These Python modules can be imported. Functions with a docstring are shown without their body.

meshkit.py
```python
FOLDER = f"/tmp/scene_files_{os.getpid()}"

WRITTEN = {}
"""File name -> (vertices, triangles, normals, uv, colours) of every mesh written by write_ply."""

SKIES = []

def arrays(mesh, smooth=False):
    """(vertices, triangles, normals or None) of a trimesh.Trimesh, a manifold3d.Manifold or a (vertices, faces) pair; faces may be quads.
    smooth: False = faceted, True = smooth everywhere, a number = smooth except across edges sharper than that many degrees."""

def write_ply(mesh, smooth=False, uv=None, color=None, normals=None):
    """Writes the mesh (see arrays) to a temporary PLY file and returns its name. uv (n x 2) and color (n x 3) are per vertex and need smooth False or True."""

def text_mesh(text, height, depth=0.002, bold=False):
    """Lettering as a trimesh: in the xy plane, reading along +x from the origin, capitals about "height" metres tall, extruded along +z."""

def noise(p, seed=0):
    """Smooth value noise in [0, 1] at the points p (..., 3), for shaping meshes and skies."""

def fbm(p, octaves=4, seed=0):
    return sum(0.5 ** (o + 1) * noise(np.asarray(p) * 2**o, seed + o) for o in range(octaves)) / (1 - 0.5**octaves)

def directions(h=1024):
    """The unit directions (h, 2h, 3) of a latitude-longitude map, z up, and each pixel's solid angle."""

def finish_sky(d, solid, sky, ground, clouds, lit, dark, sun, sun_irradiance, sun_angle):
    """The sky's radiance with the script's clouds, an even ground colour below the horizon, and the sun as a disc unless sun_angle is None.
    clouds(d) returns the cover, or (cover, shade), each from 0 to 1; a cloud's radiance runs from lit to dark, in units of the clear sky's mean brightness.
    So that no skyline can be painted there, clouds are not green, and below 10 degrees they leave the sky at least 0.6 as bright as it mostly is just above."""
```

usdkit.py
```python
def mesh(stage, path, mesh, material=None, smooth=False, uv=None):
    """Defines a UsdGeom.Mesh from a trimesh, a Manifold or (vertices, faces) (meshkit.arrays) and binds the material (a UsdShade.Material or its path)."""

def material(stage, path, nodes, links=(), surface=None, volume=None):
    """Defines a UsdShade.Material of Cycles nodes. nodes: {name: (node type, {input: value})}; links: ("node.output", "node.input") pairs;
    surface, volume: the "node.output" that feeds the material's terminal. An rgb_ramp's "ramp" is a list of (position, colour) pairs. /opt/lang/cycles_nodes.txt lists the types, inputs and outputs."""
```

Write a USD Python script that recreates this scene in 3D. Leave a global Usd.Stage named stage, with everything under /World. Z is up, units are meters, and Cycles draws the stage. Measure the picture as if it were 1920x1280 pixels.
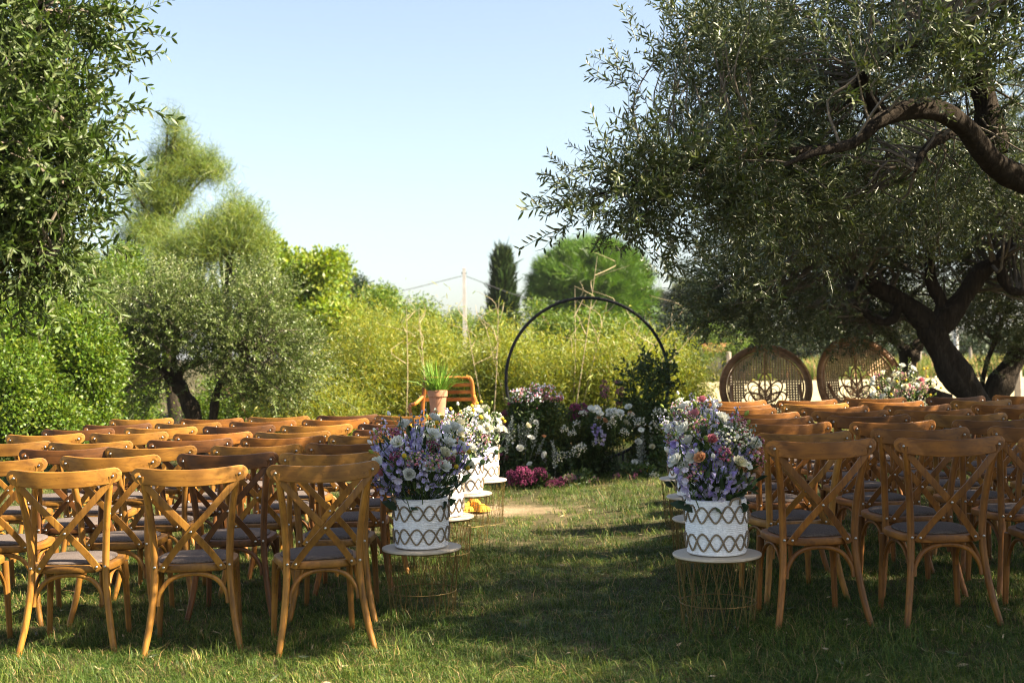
import math, random
import numpy as np
import trimesh, meshkit, usdkit
from pxr import Usd, UsdGeom, UsdLux, UsdShade, Gf, Sdf, Vt

stage = Usd.Stage.CreateInMemory()
UsdGeom.Xform.Define(stage, '/World')
UsdGeom.Scope.Define(stage, '/World/Looks')

# ------------------------------------------------------------------ camera, sky, sun, exposure
EYE_H, FOCAL_PX, ROLL, PITCH = 1.39, 2400.0, 0.0175, 0.0092
EXPOSURE = 2.34
SUN_EL, SUN_AZ = math.radians(41.0), math.radians(103.0)      # azimuth from +y towards +x
SUN_INTENSITY, SKY_STRENGTH = 1.25, 0.0515
fwd = np.array([0, math.cos(PITCH), math.sin(PITCH)])
right0, up0 = np.array([1.0, 0, 0]), np.array([0, -math.sin(PITCH), math.cos(PITCH)])
cr, sr = math.cos(ROLL), math.sin(ROLL)
cam_right, cam_up = cr * right0 - sr * up0, sr * right0 + cr * up0
EYE = np.array([0, 0, EYE_H])
cam = UsdGeom.Camera.Define(stage, '/World/camera')
cam.CreateFocalLengthAttr(45.0); cam.CreateHorizontalApertureAttr(36.0); cam.CreateVerticalApertureAttr(24.0)
cam.CreateFStopAttr(3.3); cam.CreateFocusDistanceAttr(6.9)
cam.CreateExposureAttr(EXPOSURE)
cam.AddTransformOp().Set(Gf.Matrix4d(*cam_right, 0, *cam_up, 0, *(-fwd), 0, *EYE, 1))
to_sun = np.array([math.cos(SUN_EL) * math.sin(SUN_AZ), math.cos(SUN_EL) * math.cos(SUN_AZ), math.sin(SUN_EL)])
sky = UsdLux.DomeLight.Define(stage, '/World/sky')
sky_mat = usdkit.material(stage, '/World/Looks/sky_material', {
    't': ('sky_texture', {'sky_type': 'single_scattering', 'sun_disc': False, 'sun_elevation': SUN_EL, 'sun_rotation': SUN_AZ, 'air_density': 1.0, 'aerosol_density': 1.7, 'ozone_density': 1.0, 'altitude': 50.0}),
    'h': ('hsv', {'saturation': 0.78}), 'k': ('mix', {'mix_type': 'multiply', 'fac': 1.0, 'color2': (0.97, 0.985, 0.99)}), 'b': ('background_shader', {'strength': SKY_STRENGTH})}, [('t.color', 'h.color'), ('h.color', 'k.color1'), ('k.color', 'b.color')], surface='b.background')
UsdShade.MaterialBindingAPI.Apply(sky.GetPrim()).Bind(sky_mat)
sky.GetPrim().SetCustomDataByKey('kind', 'structure')
sun = UsdLux.DistantLight.Define(stage, '/World/sun')
sun.CreateIntensityAttr(SUN_INTENSITY); sun.CreateAngleAttr(0.53); sun.CreateNormalizeAttr(True); sun.CreateColorAttr(Gf.Vec3f(1.0, 0.86, 0.66))
zx = to_sun; xx = np.cross([0, 0, 1.0], zx); xx /= np.linalg.norm(xx); yx = np.cross(zx, xx)
sun.AddTransformOp().Set(Gf.Matrix4d(*xx, 0, *yx, 0, *zx, 0, 0, 0, 30, 1))


def W(px, py, d):
    """World point seen at that place of the frame, d metres away along y (for laying things out)."""
    v = fwd + cam_right * (px - 960) / FOCAL_PX - cam_up * (py - 640) / FOCAL_PX
    return EYE + v * (d / v[1])


def ground_z(x, y):
    x, y = np.asarray(x, float), np.asarray(y, float)
    t = np.clip((x - 0.3) / 1.1, 0, 1)
    return 0.075 * t * t * (3 - 2 * t) * np.clip((40 - y) / 20, 0, 1)


# ------------------------------------------------------------------ helpers
used = {}


def numbered(parent, name):
    k = (parent, name); n = used.get(k, 0); used[k] = n + 1
    return f'{parent}/{name}' if n == 0 else f'{parent}/{name}_{n:03d}'


def say(prim, label=None, cat=None, group=None, kind=None):
    for k, v in (('label', label), ('category', cat), ('group', group), ('kind', kind)):
        if v: prim.SetCustomDataByKey(k, v)
    return prim


def thing(name, label, cat, loc=(0, 0, 0), rotz=0.0, group=None):
    x = UsdGeom.Xform.Define(stage, numbered('/World', name))
    x.AddTranslateOp().Set(Gf.Vec3d(*map(float, loc)))
    if rotz: x.AddRotateZOp().Set(float(rotz))
    return say(x.GetPrim(), label, cat, group)


def copy_thing(src, name, label, cat, loc, rotz=0.0, group=None, scale=None):
    x = UsdGeom.Xform.Define(stage, numbered('/World', name))
    p = x.GetPrim()
    p.GetReferences().AddInternalReference(src.GetPath())
    x.ClearXformOpOrder()
    x.AddTranslateOp().Set(Gf.Vec3d(*map(float, loc))); x.AddRotateZOp().Set(float(rotz))
    if scale: x.AddScaleOp().Set(Gf.Vec3f(*scale))
    p.SetInstanceable(True)
    return say(p, label, cat, group)


def put(parent, name, vf, mat, smooth=False, tint=None, kind=None, label=None):
    base = '/World' if parent is None else str(parent.GetPath())
    v, f = (vf.vertices, vf.faces) if hasattr(vf, 'vertices') else vf
    m = usdkit.mesh(stage, numbered(base, name), (np.asarray(v), np.asarray(f)), mat, smooth)
    if tint is not None:
        UsdGeom.PrimvarsAPI(m).CreatePrimvar('tint', Sdf.ValueTypeNames.Color3fArray, 'vertex').Set(Vt.Vec3fArray.FromNumpy(np.asarray(tint, np.float32)))
    say(m.GetPrim(), label, None, None, kind)
    return m.GetPrim()


class MB:
    """Collects shapes into one mesh."""
    def __init__(self): self.v, self.f, self.c, self.n = [], [], [], 0

    def add(self, vf, col=None):
        v, f = (vf.vertices, vf.faces) if hasattr(vf, 'vertices') else (vf[0], vf[1])
        v, f = np.asarray(v, float), np.asarray(f, int)
        if f.shape[1] == 4: f = np.vstack([f[:, [0, 1, 2]], f[:, [0, 2, 3]]])
        if col is None and len(vf if isinstance(vf, tuple) else ()) > 2: col = vf[2]
        self.v.append(v); self.f.append(f + self.n); self.n += len(v)
        self.c.append(np.broadcast_to(np.asarray(col if col is not None else (1, 1, 1), float), (len(v), 3)))
        return self

    def get(self): return np.vstack(self.v), np.vstack(self.f)

    def get3(self): return np.vstack(self.v), np.vstack(self.f), np.vstack(self.c)

    def build(self, name, mat, parent=None, smooth=False, tint=False, kind=None, label=None):
        return put(parent, name, self.get(), mat, smooth, np.vstack(self.c) if tint else None, kind, label)


def unit(a):
    a = np.asarray(a, float); return a / (np.linalg.norm(a, axis=-1, keepdims=True) + 1e-12)


def curve(pts, n=12):
    """Catmull-Rom through the points, evenly n+1 samples."""
    p = np.asarray(pts, float)
    if len(p) < 3:
        t = np.linspace(0, 1, n + 1)[:, None]; return p[0] * (1 - t) + p[-1] * t
    e = np.vstack([2 * p[0] - p[1], p, 2 * p[-1] - p[-2]])
    t = np.linspace(0, len(p) - 1 - 1e-9, n + 1); i = t.astype(int); u = (t - i)[:, None]
    a, b, c, d = e[i], e[i + 1], e[i + 2], e[i + 3]
    return 0.5 * (2 * b + (c - a) * u + (2 * a - 5 * b + 4 * c - d) * u ** 2 + (3 * b - a - 3 * c + d) * u ** 3)


def tube(points, radii, sides=6, closed=False, squash=1.0, ref=None):
    p = np.asarray(points, float); n = len(p)
    r = np.broadcast_to(np.asarray(radii, float), (n,))
    t = (np.roll(p, -1, 0) - np.roll(p, 1, 0)) if closed else np.gradient(p, axis=0)
    t = unit(t)
    ref = np.asarray(ref, float) if ref is not None else np.array([0, 0, 1.0]) if abs(t[:, 2]).mean() < 0.8 else np.array([0, 1.0, 0])
    a = unit(np.cross(t, ref)); b = np.cross(t, a)
    ang = np.arange(sides) * 2 * np.pi / sides
    v = (p[:, None] + r[:, None, None] * (np.cos(ang)[None, :, None] * a[:, None] + squash * np.sin(ang)[None, :, None] * b[:, None])).reshape(-1, 3)
    m = n if closed else n - 1
    i, j = np.meshgrid(np.arange(m), np.arange(sides), indexing='ij')
    i2 = (i + 1) % n; j2 = (j + 1) % sides
    q = np.stack([i * sides + j, i * sides + j2, i2 * sides + j2, i2 * sides + j], -1).reshape(-1, 4)
    f = np.vstack([q[:, [0, 1, 2]], q[:, [0, 2, 3]]])
    if not closed:
        v = np.vstack([v, p[0], p[-1]]); k = n * sides
        jj = np.arange(sides); j3 = (jj + 1) % sides
        f = np.vstack([f, np.stack([j3, jj, np.full(sides, k)], 1), np.stack([(n - 1) * sides + jj, (n - 1) * sides + j3, np.full(sides, k + 1)], 1)])
    return v, f


def lathe(profile, sides=24):
    pr = np.asarray(profile, float); n = len(pr)
    ang = np.arange(sides) * 2 * np.pi / sides
    v = np.stack([pr[:, 0, None] * np.cos(ang), pr[:, 0, None] * np.sin(ang), np.repeat(pr[:, 1, None], sides, 1)], -1).reshape(-1, 3)
    i, j = np.meshgrid(np.arange(n - 1), np.arange(sides), indexing='ij'); j2 = (j + 1) % sides
    q = np.stack([i * sides + j, i * sides + j2, (i + 1) * sides + j2, (i + 1) * sides + j], -1).reshape(-1, 4)
    return v, np.vstack([q[:, [0, 1, 2]], q[:, [0, 2, 3]]])


def loft(rings):
    """Rings of equal point counts joined, ends capped by fans."""
    r = np.asarray(rings, float); m, n = r.shape[:2]
    v = r.reshape(-1, 3)
    i, j = np.meshgrid(np.arange(m - 1), np.arange(n), indexing='ij'); j2 = (j + 1) % n
    q = np.stack([i * n + j, i * n + j2, (i + 1) * n + j2, (i + 1) * n + j], -1).reshape(-1, 4)
    v = np.vstack([v, r[0].mean(0), r[-1].mean(0)]); k = m * n; jj = np.arange(n); j3 = (jj + 1) % n
    f = np.vstack([q[:, [0, 1, 2]], q[:, [0, 2, 3]], np.stack([j3, jj, np.full(n, k)], 1), np.stack([(m - 1) * n + jj, (m - 1) * n + j3, np.full(n, k + 1)], 1)])
    return v, f


def box(size, at=(0, 0, 0), bevel=0.0):
    s = np.asarray(size, float) / 2
    if bevel <= 0:
        m = trimesh.creation.box(2 * s); return np.array(m.vertices) + at, np.array(m.faces)
    pts = []
    for sx in (-1, 1):
        for sy in (-1, 1):
            for sz in (-1, 1):
                for k in range(3):
                    q = s - bevel; q[k] = s[k]; pts.append(q * (sx, sy, sz))
    m = trimesh.PointCloud(pts).convex_hull
    return np.array(m.vertices) + at, np.array(m.faces)


def frame(z, roll=0.0):
    """3x3 matrix whose third column is the direction z."""
    z = unit(z); a = np.array([0, 0, 1.0]) if abs(z[2]) < 0.95 else np.array([1.0, 0, 0])
    x = unit(np.cross(a, z)); y = np.cross(z, x)
    c, s = math.cos(roll), math.sin(roll)
    return np.stack([c * x + s * y, -s * x + c * y, z], 1)


def moved(m3, R=None, t=(0, 0, 0), s=1.0):
    v = m3[0] * s
    if R is not None: v = v @ np.asarray(R).T
    return (v + np.asarray(t),) + tuple(m3[1:])


def quats(Rs):
    from scipy.spatial.transform import Rotation
    q = Rotation.from_matrix(Rs).as_quat()
    return [Gf.Quath(float(w), Gf.Vec3h(float(x), float(y), float(z))) for x, y, z, w in q]


def frames(dirs, rolls):
    z = unit(dirs); a = np.where(np.abs(z[:, 2:]) < 0.95, [[0, 0, 1.0]], [[1.0, 0, 0]])
    x = unit(np.cross(a, z)); y = np.cross(z, x); c, s = np.cos(rolls)[:, None], np.sin(rolls)[:, None]
    return np.stack([c * x + s * y, -s * x + c * y, z], -1)


def scatter(parent, name, protos, pos, dirs, scales, rng, kind='stuff', label=None, cat=None, top_label=None):
    """A PointInstancer: protos = [(v, f, material, tint or None)], laid at pos, their z along dirs."""
    base = '/World' if parent is None else str(parent.GetPath())
    pi = UsdGeom.PointInstancer.Define(stage, numbered(base, name))
    path = str(pi.GetPath()); rel = pi.CreatePrototypesRel()
    for k, pr in enumerate(protos):
        m = usdkit.mesh(stage, f'{path}/sprig_{k:03d}', (pr[0], pr[1]), pr[2], False)
        if len(pr) > 3 and pr[3] is not None:
            UsdGeom.PrimvarsAPI(m).CreatePrimvar('tint', Sdf.ValueTypeNames.Color3fArray, 'vertex').Set(Vt.Vec3fArray.FromNumpy(np.asarray(pr[3], np.float32)))
        rel.AddTarget(m.GetPath())
    n = len(pos)
    pi.CreateProtoIndicesAttr(Vt.IntArray.FromNumpy(rng.integers(0, len(protos), n).astype(np.int32)))
    pi.CreatePositionsAttr(Vt.Vec3fArray.FromNumpy(np.asarray(pos, np.float32)))
    s = np.asarray(scales, np.float32)
    if s.ndim == 1: s = np.repeat(s[:, None], 3, 1)
    pi.CreateScalesAttr(Vt.Vec3fArray.FromNumpy(s))
    pi.CreateOrientationsAttr(Vt.QuathArray(quats(frames(np.asarray(dirs, float), rng.uniform(0, 2 * np.pi, n)))))
    say(pi.GetPrim(), label, cat, None, kind)
    return pi.GetPrim()


# ------------------------------------------------------------------ materials
def M(name, nodes, links, surface): return usdkit.material(stage, f'/World/Looks/{name}', nodes, links, surface=surface)


def leaf_mat(name, top, under, trans, rough=0.45, vary=0.35, tmix=0.3, spec=0.4):
    """Two-sided leaf: colours differ above and below, each sprig a little lighter or darker, light comes through."""
    top, under = tuple(np.array(top) * (.74, .8, .52)), tuple(np.array(under) * (.74, .78, .6))
    return M(name, {
        'g': ('geometry', {}), 'o': ('object_info', {}), 'a': ('attribute', {'attribute': 'tint'}),
        's': ('mix', {'color1': top, 'color2': under}),
        'rr': ('math', {'math_type': 'multiply_add', 'value2': vary, 'value3': 1 - vary / 2}),
        'v': ('mix', {'mix_type': 'multiply', 'fac': 1.0}), 'cv': ('combine_color', {}),
        'w': ('mix', {'mix_type': 'multiply', 'fac': 1.0}),
        'p': ('principled_bsdf', {'roughness': rough, 'specular_ior_level': spec}),
        't': ('translucent_bsdf', {}), 'tc': ('mix', {'mix_type': 'multiply', 'fac': 1.0, 'color2': trans}),
        'm': ('mix_closure', {'fac': tmix})},
        [('g.backfacing', 's.fac'), ('o.random', 'rr.value1'), ('rr.value', 'cv.r'), ('rr.value', 'cv.g'), ('rr.value', 'cv.b'),
         ('s.color', 'v.color1'), ('cv.color', 'v.color2'), ('v.color', 'w.color1'), ('a.color', 'w.color2'),
         ('w.color', 'p.base_color'), ('w.color', 'tc.color1'), ('tc.color', 't.color'),
         ('p.BSDF', 'm.closure1'), ('t.BSDF', 'm.closure2')], 'm.closure')


def tint_mat(name, rough=0.6, tmix=0.25, spec=0.3):
    return M(name, {'a': ('attribute', {'attribute': 'tint'}), 'p': ('principled_bsdf', {'roughness': rough, 'specular_ior_level': spec}),
                    't': ('translucent_bsdf', {}), 'm': ('mix_closure', {'fac': tmix})},
             [('a.color', 'p.base_color'), ('a.color', 't.color'), ('p.BSDF', 'm.closure1'), ('t.BSDF', 'm.closure2')], 'm.closure')


def plain(name, col, rough=0.5, metal=0.0, spec=0.5, noise=0.0, scale=20.0, bump=0.0):
    nodes = {'p': ('principled_bsdf', {'base_color': col, 'roughness': rough, 'metallic': metal, 'specular_ior_level': spec})}
    links = []
    if noise:
        c = np.array(col)
        nodes |= {'x': ('texture_coordinate', {}), 'n': ('noise_texture', {'scale': scale, 'detail': 5.0}), 'r': ('rgb_ramp', {'ramp': [(0.25, tuple(c * (1 - noise))), (0.75, tuple(np.minimum(c * (1 + noise), 1)))]})}
        links += [('x.object', 'n.vector'), ('n.fac', 'r.fac'), ('r.color', 'p.base_color')]
        if bump:
            nodes |= {'b': ('bump', {'strength': bump, 'distance': 0.01})}; links += [('n.fac', 'b.height'), ('b.normal', 'p.normal')]
    return M(name, nodes, links, 'p.BSDF')


def wood(name, dark, light, along, rough=0.46):
    s = {'x': (2.0, 38, 38), 'y': (38, 2.0, 38), 'z': (38, 38, 2.0)}[along]
    return M(name, {'x': ('texture_coordinate', {}), 'o': ('object_info', {}), 'mp': ('mapping', {'scale': s}),
                    'ad': ('vector_math', {'math_type': 'add'}), 'cx': ('combine_xyz', {}),
                    'of': ('math', {'math_type': 'multiply', 'value2': 9.0}),
                    'n': ('noise_texture', {'scale': 1.0, 'detail': 6.0, 'roughness': 0.62, 'distortion': 1.2}),
                    'n2': ('noise_texture', {'scale': 7.0, 'detail': 2.0}),
                    'r': ('rgb_ramp', {'ramp': [(0.3, dark), (0.5, tuple((np.array(dark) * 0.35 + np.array(light) * 0.65))), (0.72, light)]}),
                    'rr': ('math', {'math_type': 'multiply_add', 'value2': 0.5, 'value3': 0.75}), 'cc': ('combine_color', {}),
                    'k': ('mix', {'mix_type': 'multiply', 'fac': 1.0}),
                    'r2': ('rgb_ramp', {'ramp': [(0.32, (0.6, 0.57, 0.55)), (0.62, (1.06, 1.06, 1.06))]}), 'k2': ('mix', {'mix_type': 'multiply', 'fac': 1.0}),
                    'b': ('bump', {'strength': 0.15, 'distance': 0.004}),
                    'n4': ('noise_texture', {'scale': 26.0, 'detail': 5.0, 'roughness': 0.75}), 'rg': ('math', {'math_type': 'multiply_add', 'value2': 0.5, 'value3': rough - 0.22}), 'r4': ('rgb_ramp', {'ramp': [(0.3, (0.5, 0.45, 0.42)), (0.4, (1, 1, 1))]}), 'k4': ('mix', {'mix_type': 'multiply', 'fac': 1.0}),
                    'p': ('principled_bsdf', {'specular_ior_level': 0.4})},
             [('x.object', 'ad.vector1'), ('o.random', 'of.value1'), ('of.value', 'cx.x'), ('of.value', 'cx.y'), ('of.value', 'cx.z'), ('cx.vector', 'ad.vector2'), ('ad.vector', 'mp.vector'),
              ('mp.vector', 'n.vector'), ('n.fac', 'r.fac'), ('x.object', 'n2.vector'), ('n2.fac', 'r2.fac'),
              ('o.random', 'rr.value1'), ('rr.value', 'cc.r'), ('rr.value', 'cc.g'), ('rr.value', 'cc.b'),
              ('r.color', 'k.color1'), ('cc.color', 'k.color2'), ('k.color', 'k2.color1'), ('r2.color', 'k2.color2'), ('x.object', 'n4.vector'), ('n4.fac', 'rg.value1'), ('rg.value', 'p.roughness'), ('n4.fac', 'r4.fac'), ('k2.color', 'k4.color1'), ('r4.color', 'k4.color2'), ('k4.color', 'p.base_color'),
              ('n.fac', 'b.height'), ('b.normal', 'p.normal')], 'p.BSDF')


TONES = {'honey': ((0.15, 0.062, 0.008), (0.32, 0.148, 0.02)), 'amber': ((0.115, 0.039, 0.005), (0.26, 0.1, 0.011)), 'brown': ((0.055, 0.02, 0.004), (0.135, 0.05, 0.009))}
WOOD = {(t, a): wood(f'{t}_wood_{a}', *TONES[t], a) for t in TONES for a in 'xyz'}
METAL = plain('screw_metal', (0.5, 0.48, 0.45), 0.35, 1.0)
FABRIC = M('cushion_weave', {'x': ('texture_coordinate', {}), 'w1': ('wave_texture', {'scale': 75.0, 'bands_direction': 'x', 'distortion': 2.0, 'detail': 2.0, 'detail_scale': 3.0}), 'w2': ('wave_texture', {'scale': 75.0, 'bands_direction': 'y', 'distortion': 2.0, 'detail': 2.0, 'detail_scale': 3.0}),
            'n': ('noise_texture', {'scale': 160.0, 'detail': 3.0}), 'h': ('mix', {'mix_type': 'multiply', 'fac': 1.0}), 'h2': ('mix', {'fac': 0.5}),
            'r': ('rgb_ramp', {'ramp': [(0.15, (0.06, 0.046, 0.038)), (0.6, (0.165, 0.135, 0.122))]}), 'b': ('bump', {'strength': 0.5, 'distance': 0.003}), 'p': ('principled_bsdf', {'roughness': 0.92, 'specular_ior_level': 0.1})},
           [('x.object', 'w1.vector'), ('x.object', 'w2.vector'), ('x.object', 'n.vector'), ('w1.fac', 'h.color1'), ('w2.fac', 'h.color2'), ('h.color', 'h2.color1'), ('n.fac', 'h2.color2'),
            ('h2.color', 'r.fac'), ('r.color', 'p.base_color'), ('h2.color', 'b.height'), ('b.normal', 'p.normal')], 'p.BSDF')
BARK = M('olive_bark', {'x': ('geometry', {}), 'mp': ('mapping', {'scale': (9, 9, 1.6)}), 'n': ('noise_texture', {'scale': 2.6, 'detail': 9.0, 'roughness': 0.72, 'distortion': 1.2}),
         'r': ('rgb_ramp', {'ramp': [(0.3, (0.014, 0.01, 0.007)), (0.55, (0.045, 0.034, 0.023)), (0.8, (0.115, 0.09, 0.066))]}), 'b': ('bump', {'strength': 1.0, 'distance': 0.06}),
         'p': ('principled_bsdf', {'roughness': 0.9, 'specular_ior_level': 0.15})}, [('x.position', 'mp.vector'), ('mp.vector', 'n.vector'), ('n.fac', 'r.fac'), ('r.color', 'p.base_color'), ('n.fac', 'b.height'), ('b.normal', 'p.normal')], 'p.BSDF')
TWIG = plain('twig_bark', (0.13, 0.105, 0.075), 0.85, noise=0.4, scale=40)
BROWN_BARK = plain('red_brown_bark', (0.15, 0.085, 0.05), 0.9, noise=0.5, scale=12, bump=0.8)
OLIVE = leaf_mat('olive_leaf', (0.05, 0.071, 0.022), (0.135, 0.155, 0.1), (1.0, 1.15, 0.45), rough=0.4, tmix=0.16, spec=0.45)
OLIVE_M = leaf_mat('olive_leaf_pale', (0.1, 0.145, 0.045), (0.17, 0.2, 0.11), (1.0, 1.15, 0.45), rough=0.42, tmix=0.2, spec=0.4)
OLIVE_L = leaf_mat('olive_leaf_broad', (0.065, 0.105, 0.028), (0.115, 0.15, 0.075), (1.0, 1.2, 0.4), rough=0.48, tmix=0.2, spec=0.3)
FLOWER = tint_mat('petals'); GREENERY = tint_mat('greenery', 0.5, 0.25, 0.35)

# ------------------------------------------------------------------ the setting: ground, sand, field
def grid_mesh(xs, ys, dz=0.0, rough=0.0, seed=0):
    X, Y = np.meshgrid(xs, ys, indexing='ij'); Z = ground_z(X, Y) + dz
    p = np.stack([X, Y, Z], -1).reshape(-1, 3)
    if rough: p[:, 2] += rough * meshkit.fbm(np.c_[p[:, :2] * 1.7, np.full(len(p), seed)])
    a, b = len(xs), len(ys); i, j = np.meshgrid(np.arange(a - 1), np.arange(b - 1), indexing='ij')
    q = np.stack([i * b + j, (i + 1) * b + j, (i + 1) * b + j + 1, i * b + j + 1], -1).reshape(-1, 4)
    return p, np.vstack([q[:, [0, 1, 2]], q[:, [0, 2, 3]]])


def soil(name, stops, scale, fine, bump):
    return M(name, {'x': ('geometry', {}), 'n': ('noise_texture', {'scale': scale, 'detail': 5.0, 'roughness': 0.6}), 'n2': ('noise_texture', {'scale': fine, 'detail': 6.0, 'roughness': 0.7}),
                    'm': ('mix', {'fac': 0.45}), 'r': ('rgb_ramp', {'ramp': stops}), 'b': ('bump', {'strength': bump, 'distance': 0.02}), 'p': ('principled_bsdf', {'roughness': 0.95, 'specular_ior_level': 0.1})},
             [('x.position', 'n.vector'), ('x.position', 'n2.vector'), ('n.fac', 'm.color1'), ('n2.fac', 'm.color2'), ('m.color', 'r.fac'), ('r.color', 'p.base_color'), ('n2.fac', 'b.height'), ('b.normal', 'p.normal')], 'p.BSDF')


SOIL = M('lawn_soil', {'x': ('geometry', {}), 'n': ('noise_texture', {'scale': 1.3, 'detail': 5.0, 'roughness': 0.6}), 'n2': ('noise_texture', {'scale': 34.0, 'detail': 6.0, 'roughness': 0.7}), 'm': ('mix', {'fac': 0.45}),
    'r': ('rgb_ramp', {'ramp': [(0.3, (0.022, 0.024, 0.009)), (0.48, (0.05, 0.046, 0.02)), (0.62, (0.12, 0.093, 0.05)), (0.75, (0.2, 0.15, 0.09))]}), 'b': ('bump', {'strength': 0.8, 'distance': 0.02}), 'p': ('principled_bsdf', {'roughness': 0.95, 'specular_ior_level': 0.1}),
    # a worn bare place in the lawn where the sandy soil shows
    'mp': ('mapping', {'mapping_type': 'point', 'location': (0.45 / 1.2, -11.3 / 0.55, 0), 'scale': (1 / 1.2, 1 / 0.55, 0.0)}), 'ln': ('vector_math', {'math_type': 'length'}), 'n3': ('noise_texture', {'scale': 3.0, 'detail': 6.0, 'roughness': 0.7}),
    'ad': ('math', {'math_type': 'multiply_add', 'value2': 1.3}), 'rm': ('rgb_ramp', {'ramp': [(0.55, (1, 1, 1)), (0.8, (0, 0, 0))]}), 'sc': ('math', {'math_type': 'multiply', 'value2': 0.5}), 'sd': ('rgb_ramp', {'ramp': [(0.3, (0.17, 0.125, 0.07)), (0.7, (0.3, 0.225, 0.14))]}), 'mm': ('mix', {})},
    [('x.position', 'n.vector'), ('x.position', 'n2.vector'), ('n.fac', 'm.color1'), ('n2.fac', 'm.color2'), ('m.color', 'r.fac'), ('n2.fac', 'b.height'), ('b.normal', 'p.normal'),
     ('x.position', 'mp.vector'), ('mp.vector', 'ln.vector1'), ('x.position', 'n3.vector'), ('n3.fac', 'ad.value1'), ('ln.value', 'ad.value3'), ('ad.value', 'sc.value1'), ('sc.value', 'rm.fac'), ('n2.fac', 'sd.fac'), ('rm.color', 'mm.fac'), ('r.color', 'mm.color1'), ('sd.color', 'mm.color2'), ('mm.color', 'p.base_color')], 'p.BSDF')
HAY = soil('mown_field', [(0.3, (0.28, 0.24, 0.13)), (0.7, (0.42, 0.36, 0.22))], 0.25, 6.0, 0.4)
far = np.array([20, 24, 30, 40, 60, 100, 180, 350, 700, 1500.0])
xs = np.concatenate([-far[::-1], np.arange(-16, 16.01, 0.25), far]); ys = np.concatenate([[-300, -100, -30, -10, -2], np.arange(0, 20.01, 0.25), far[1:]])
say(put(None, 'ground', grid_mesh(xs, ys, 0, 0.012), SOIL, True), kind='structure')
say(put(None, 'field', grid_mesh(np.linspace(2.5, 90, 40), np.linspace(21, 54, 20), 0.03), HAY, True), kind='structure')

sand_c = np.array([-0.45, 11.3])


# grass
def tuft(rng, n, h, spread, wid, lean):
    m = MB()
    for _ in range(n):
        a = rng.uniform(0, 2 * np.pi); r = spread * math.sqrt(rng.random()); hh = h * rng.uniform(0.45, 1.1)
        base = np.array([r * math.cos(a), r * math.sin(a), -0.004]); d = rng.normal(0, lean, 2); w = wid * rng.uniform(0.7, 1.2)
        side = unit([-d[1] + 1e-4, d[0], 0]) * w / 2
        p1 = base + [d[0] * 0.35 * hh, d[1] * 0.35 * hh, hh * 0.6]; p2 = base + [d[0] * hh, d[1] * hh, hh * (0.98 - 0.25 * min(1, np.hypot(*d)))]
        g = rng.random(); col = (0.03, 0.07, 0.008) if g < 0.6 else ((0.09, 0.135, 0.024) if g < 0.92 else (0.25, 0.2, 0.1))
        m.add((np.array([base - side, base + side, p1 - side * 0.8, p1 + side * 0.8, p2]), np.array([[0, 1, 3], [0, 3, 2], [2, 3, 4]])), np.array(col) * rng.uniform(0.8, 1.2))
    return m.get3()


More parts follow.
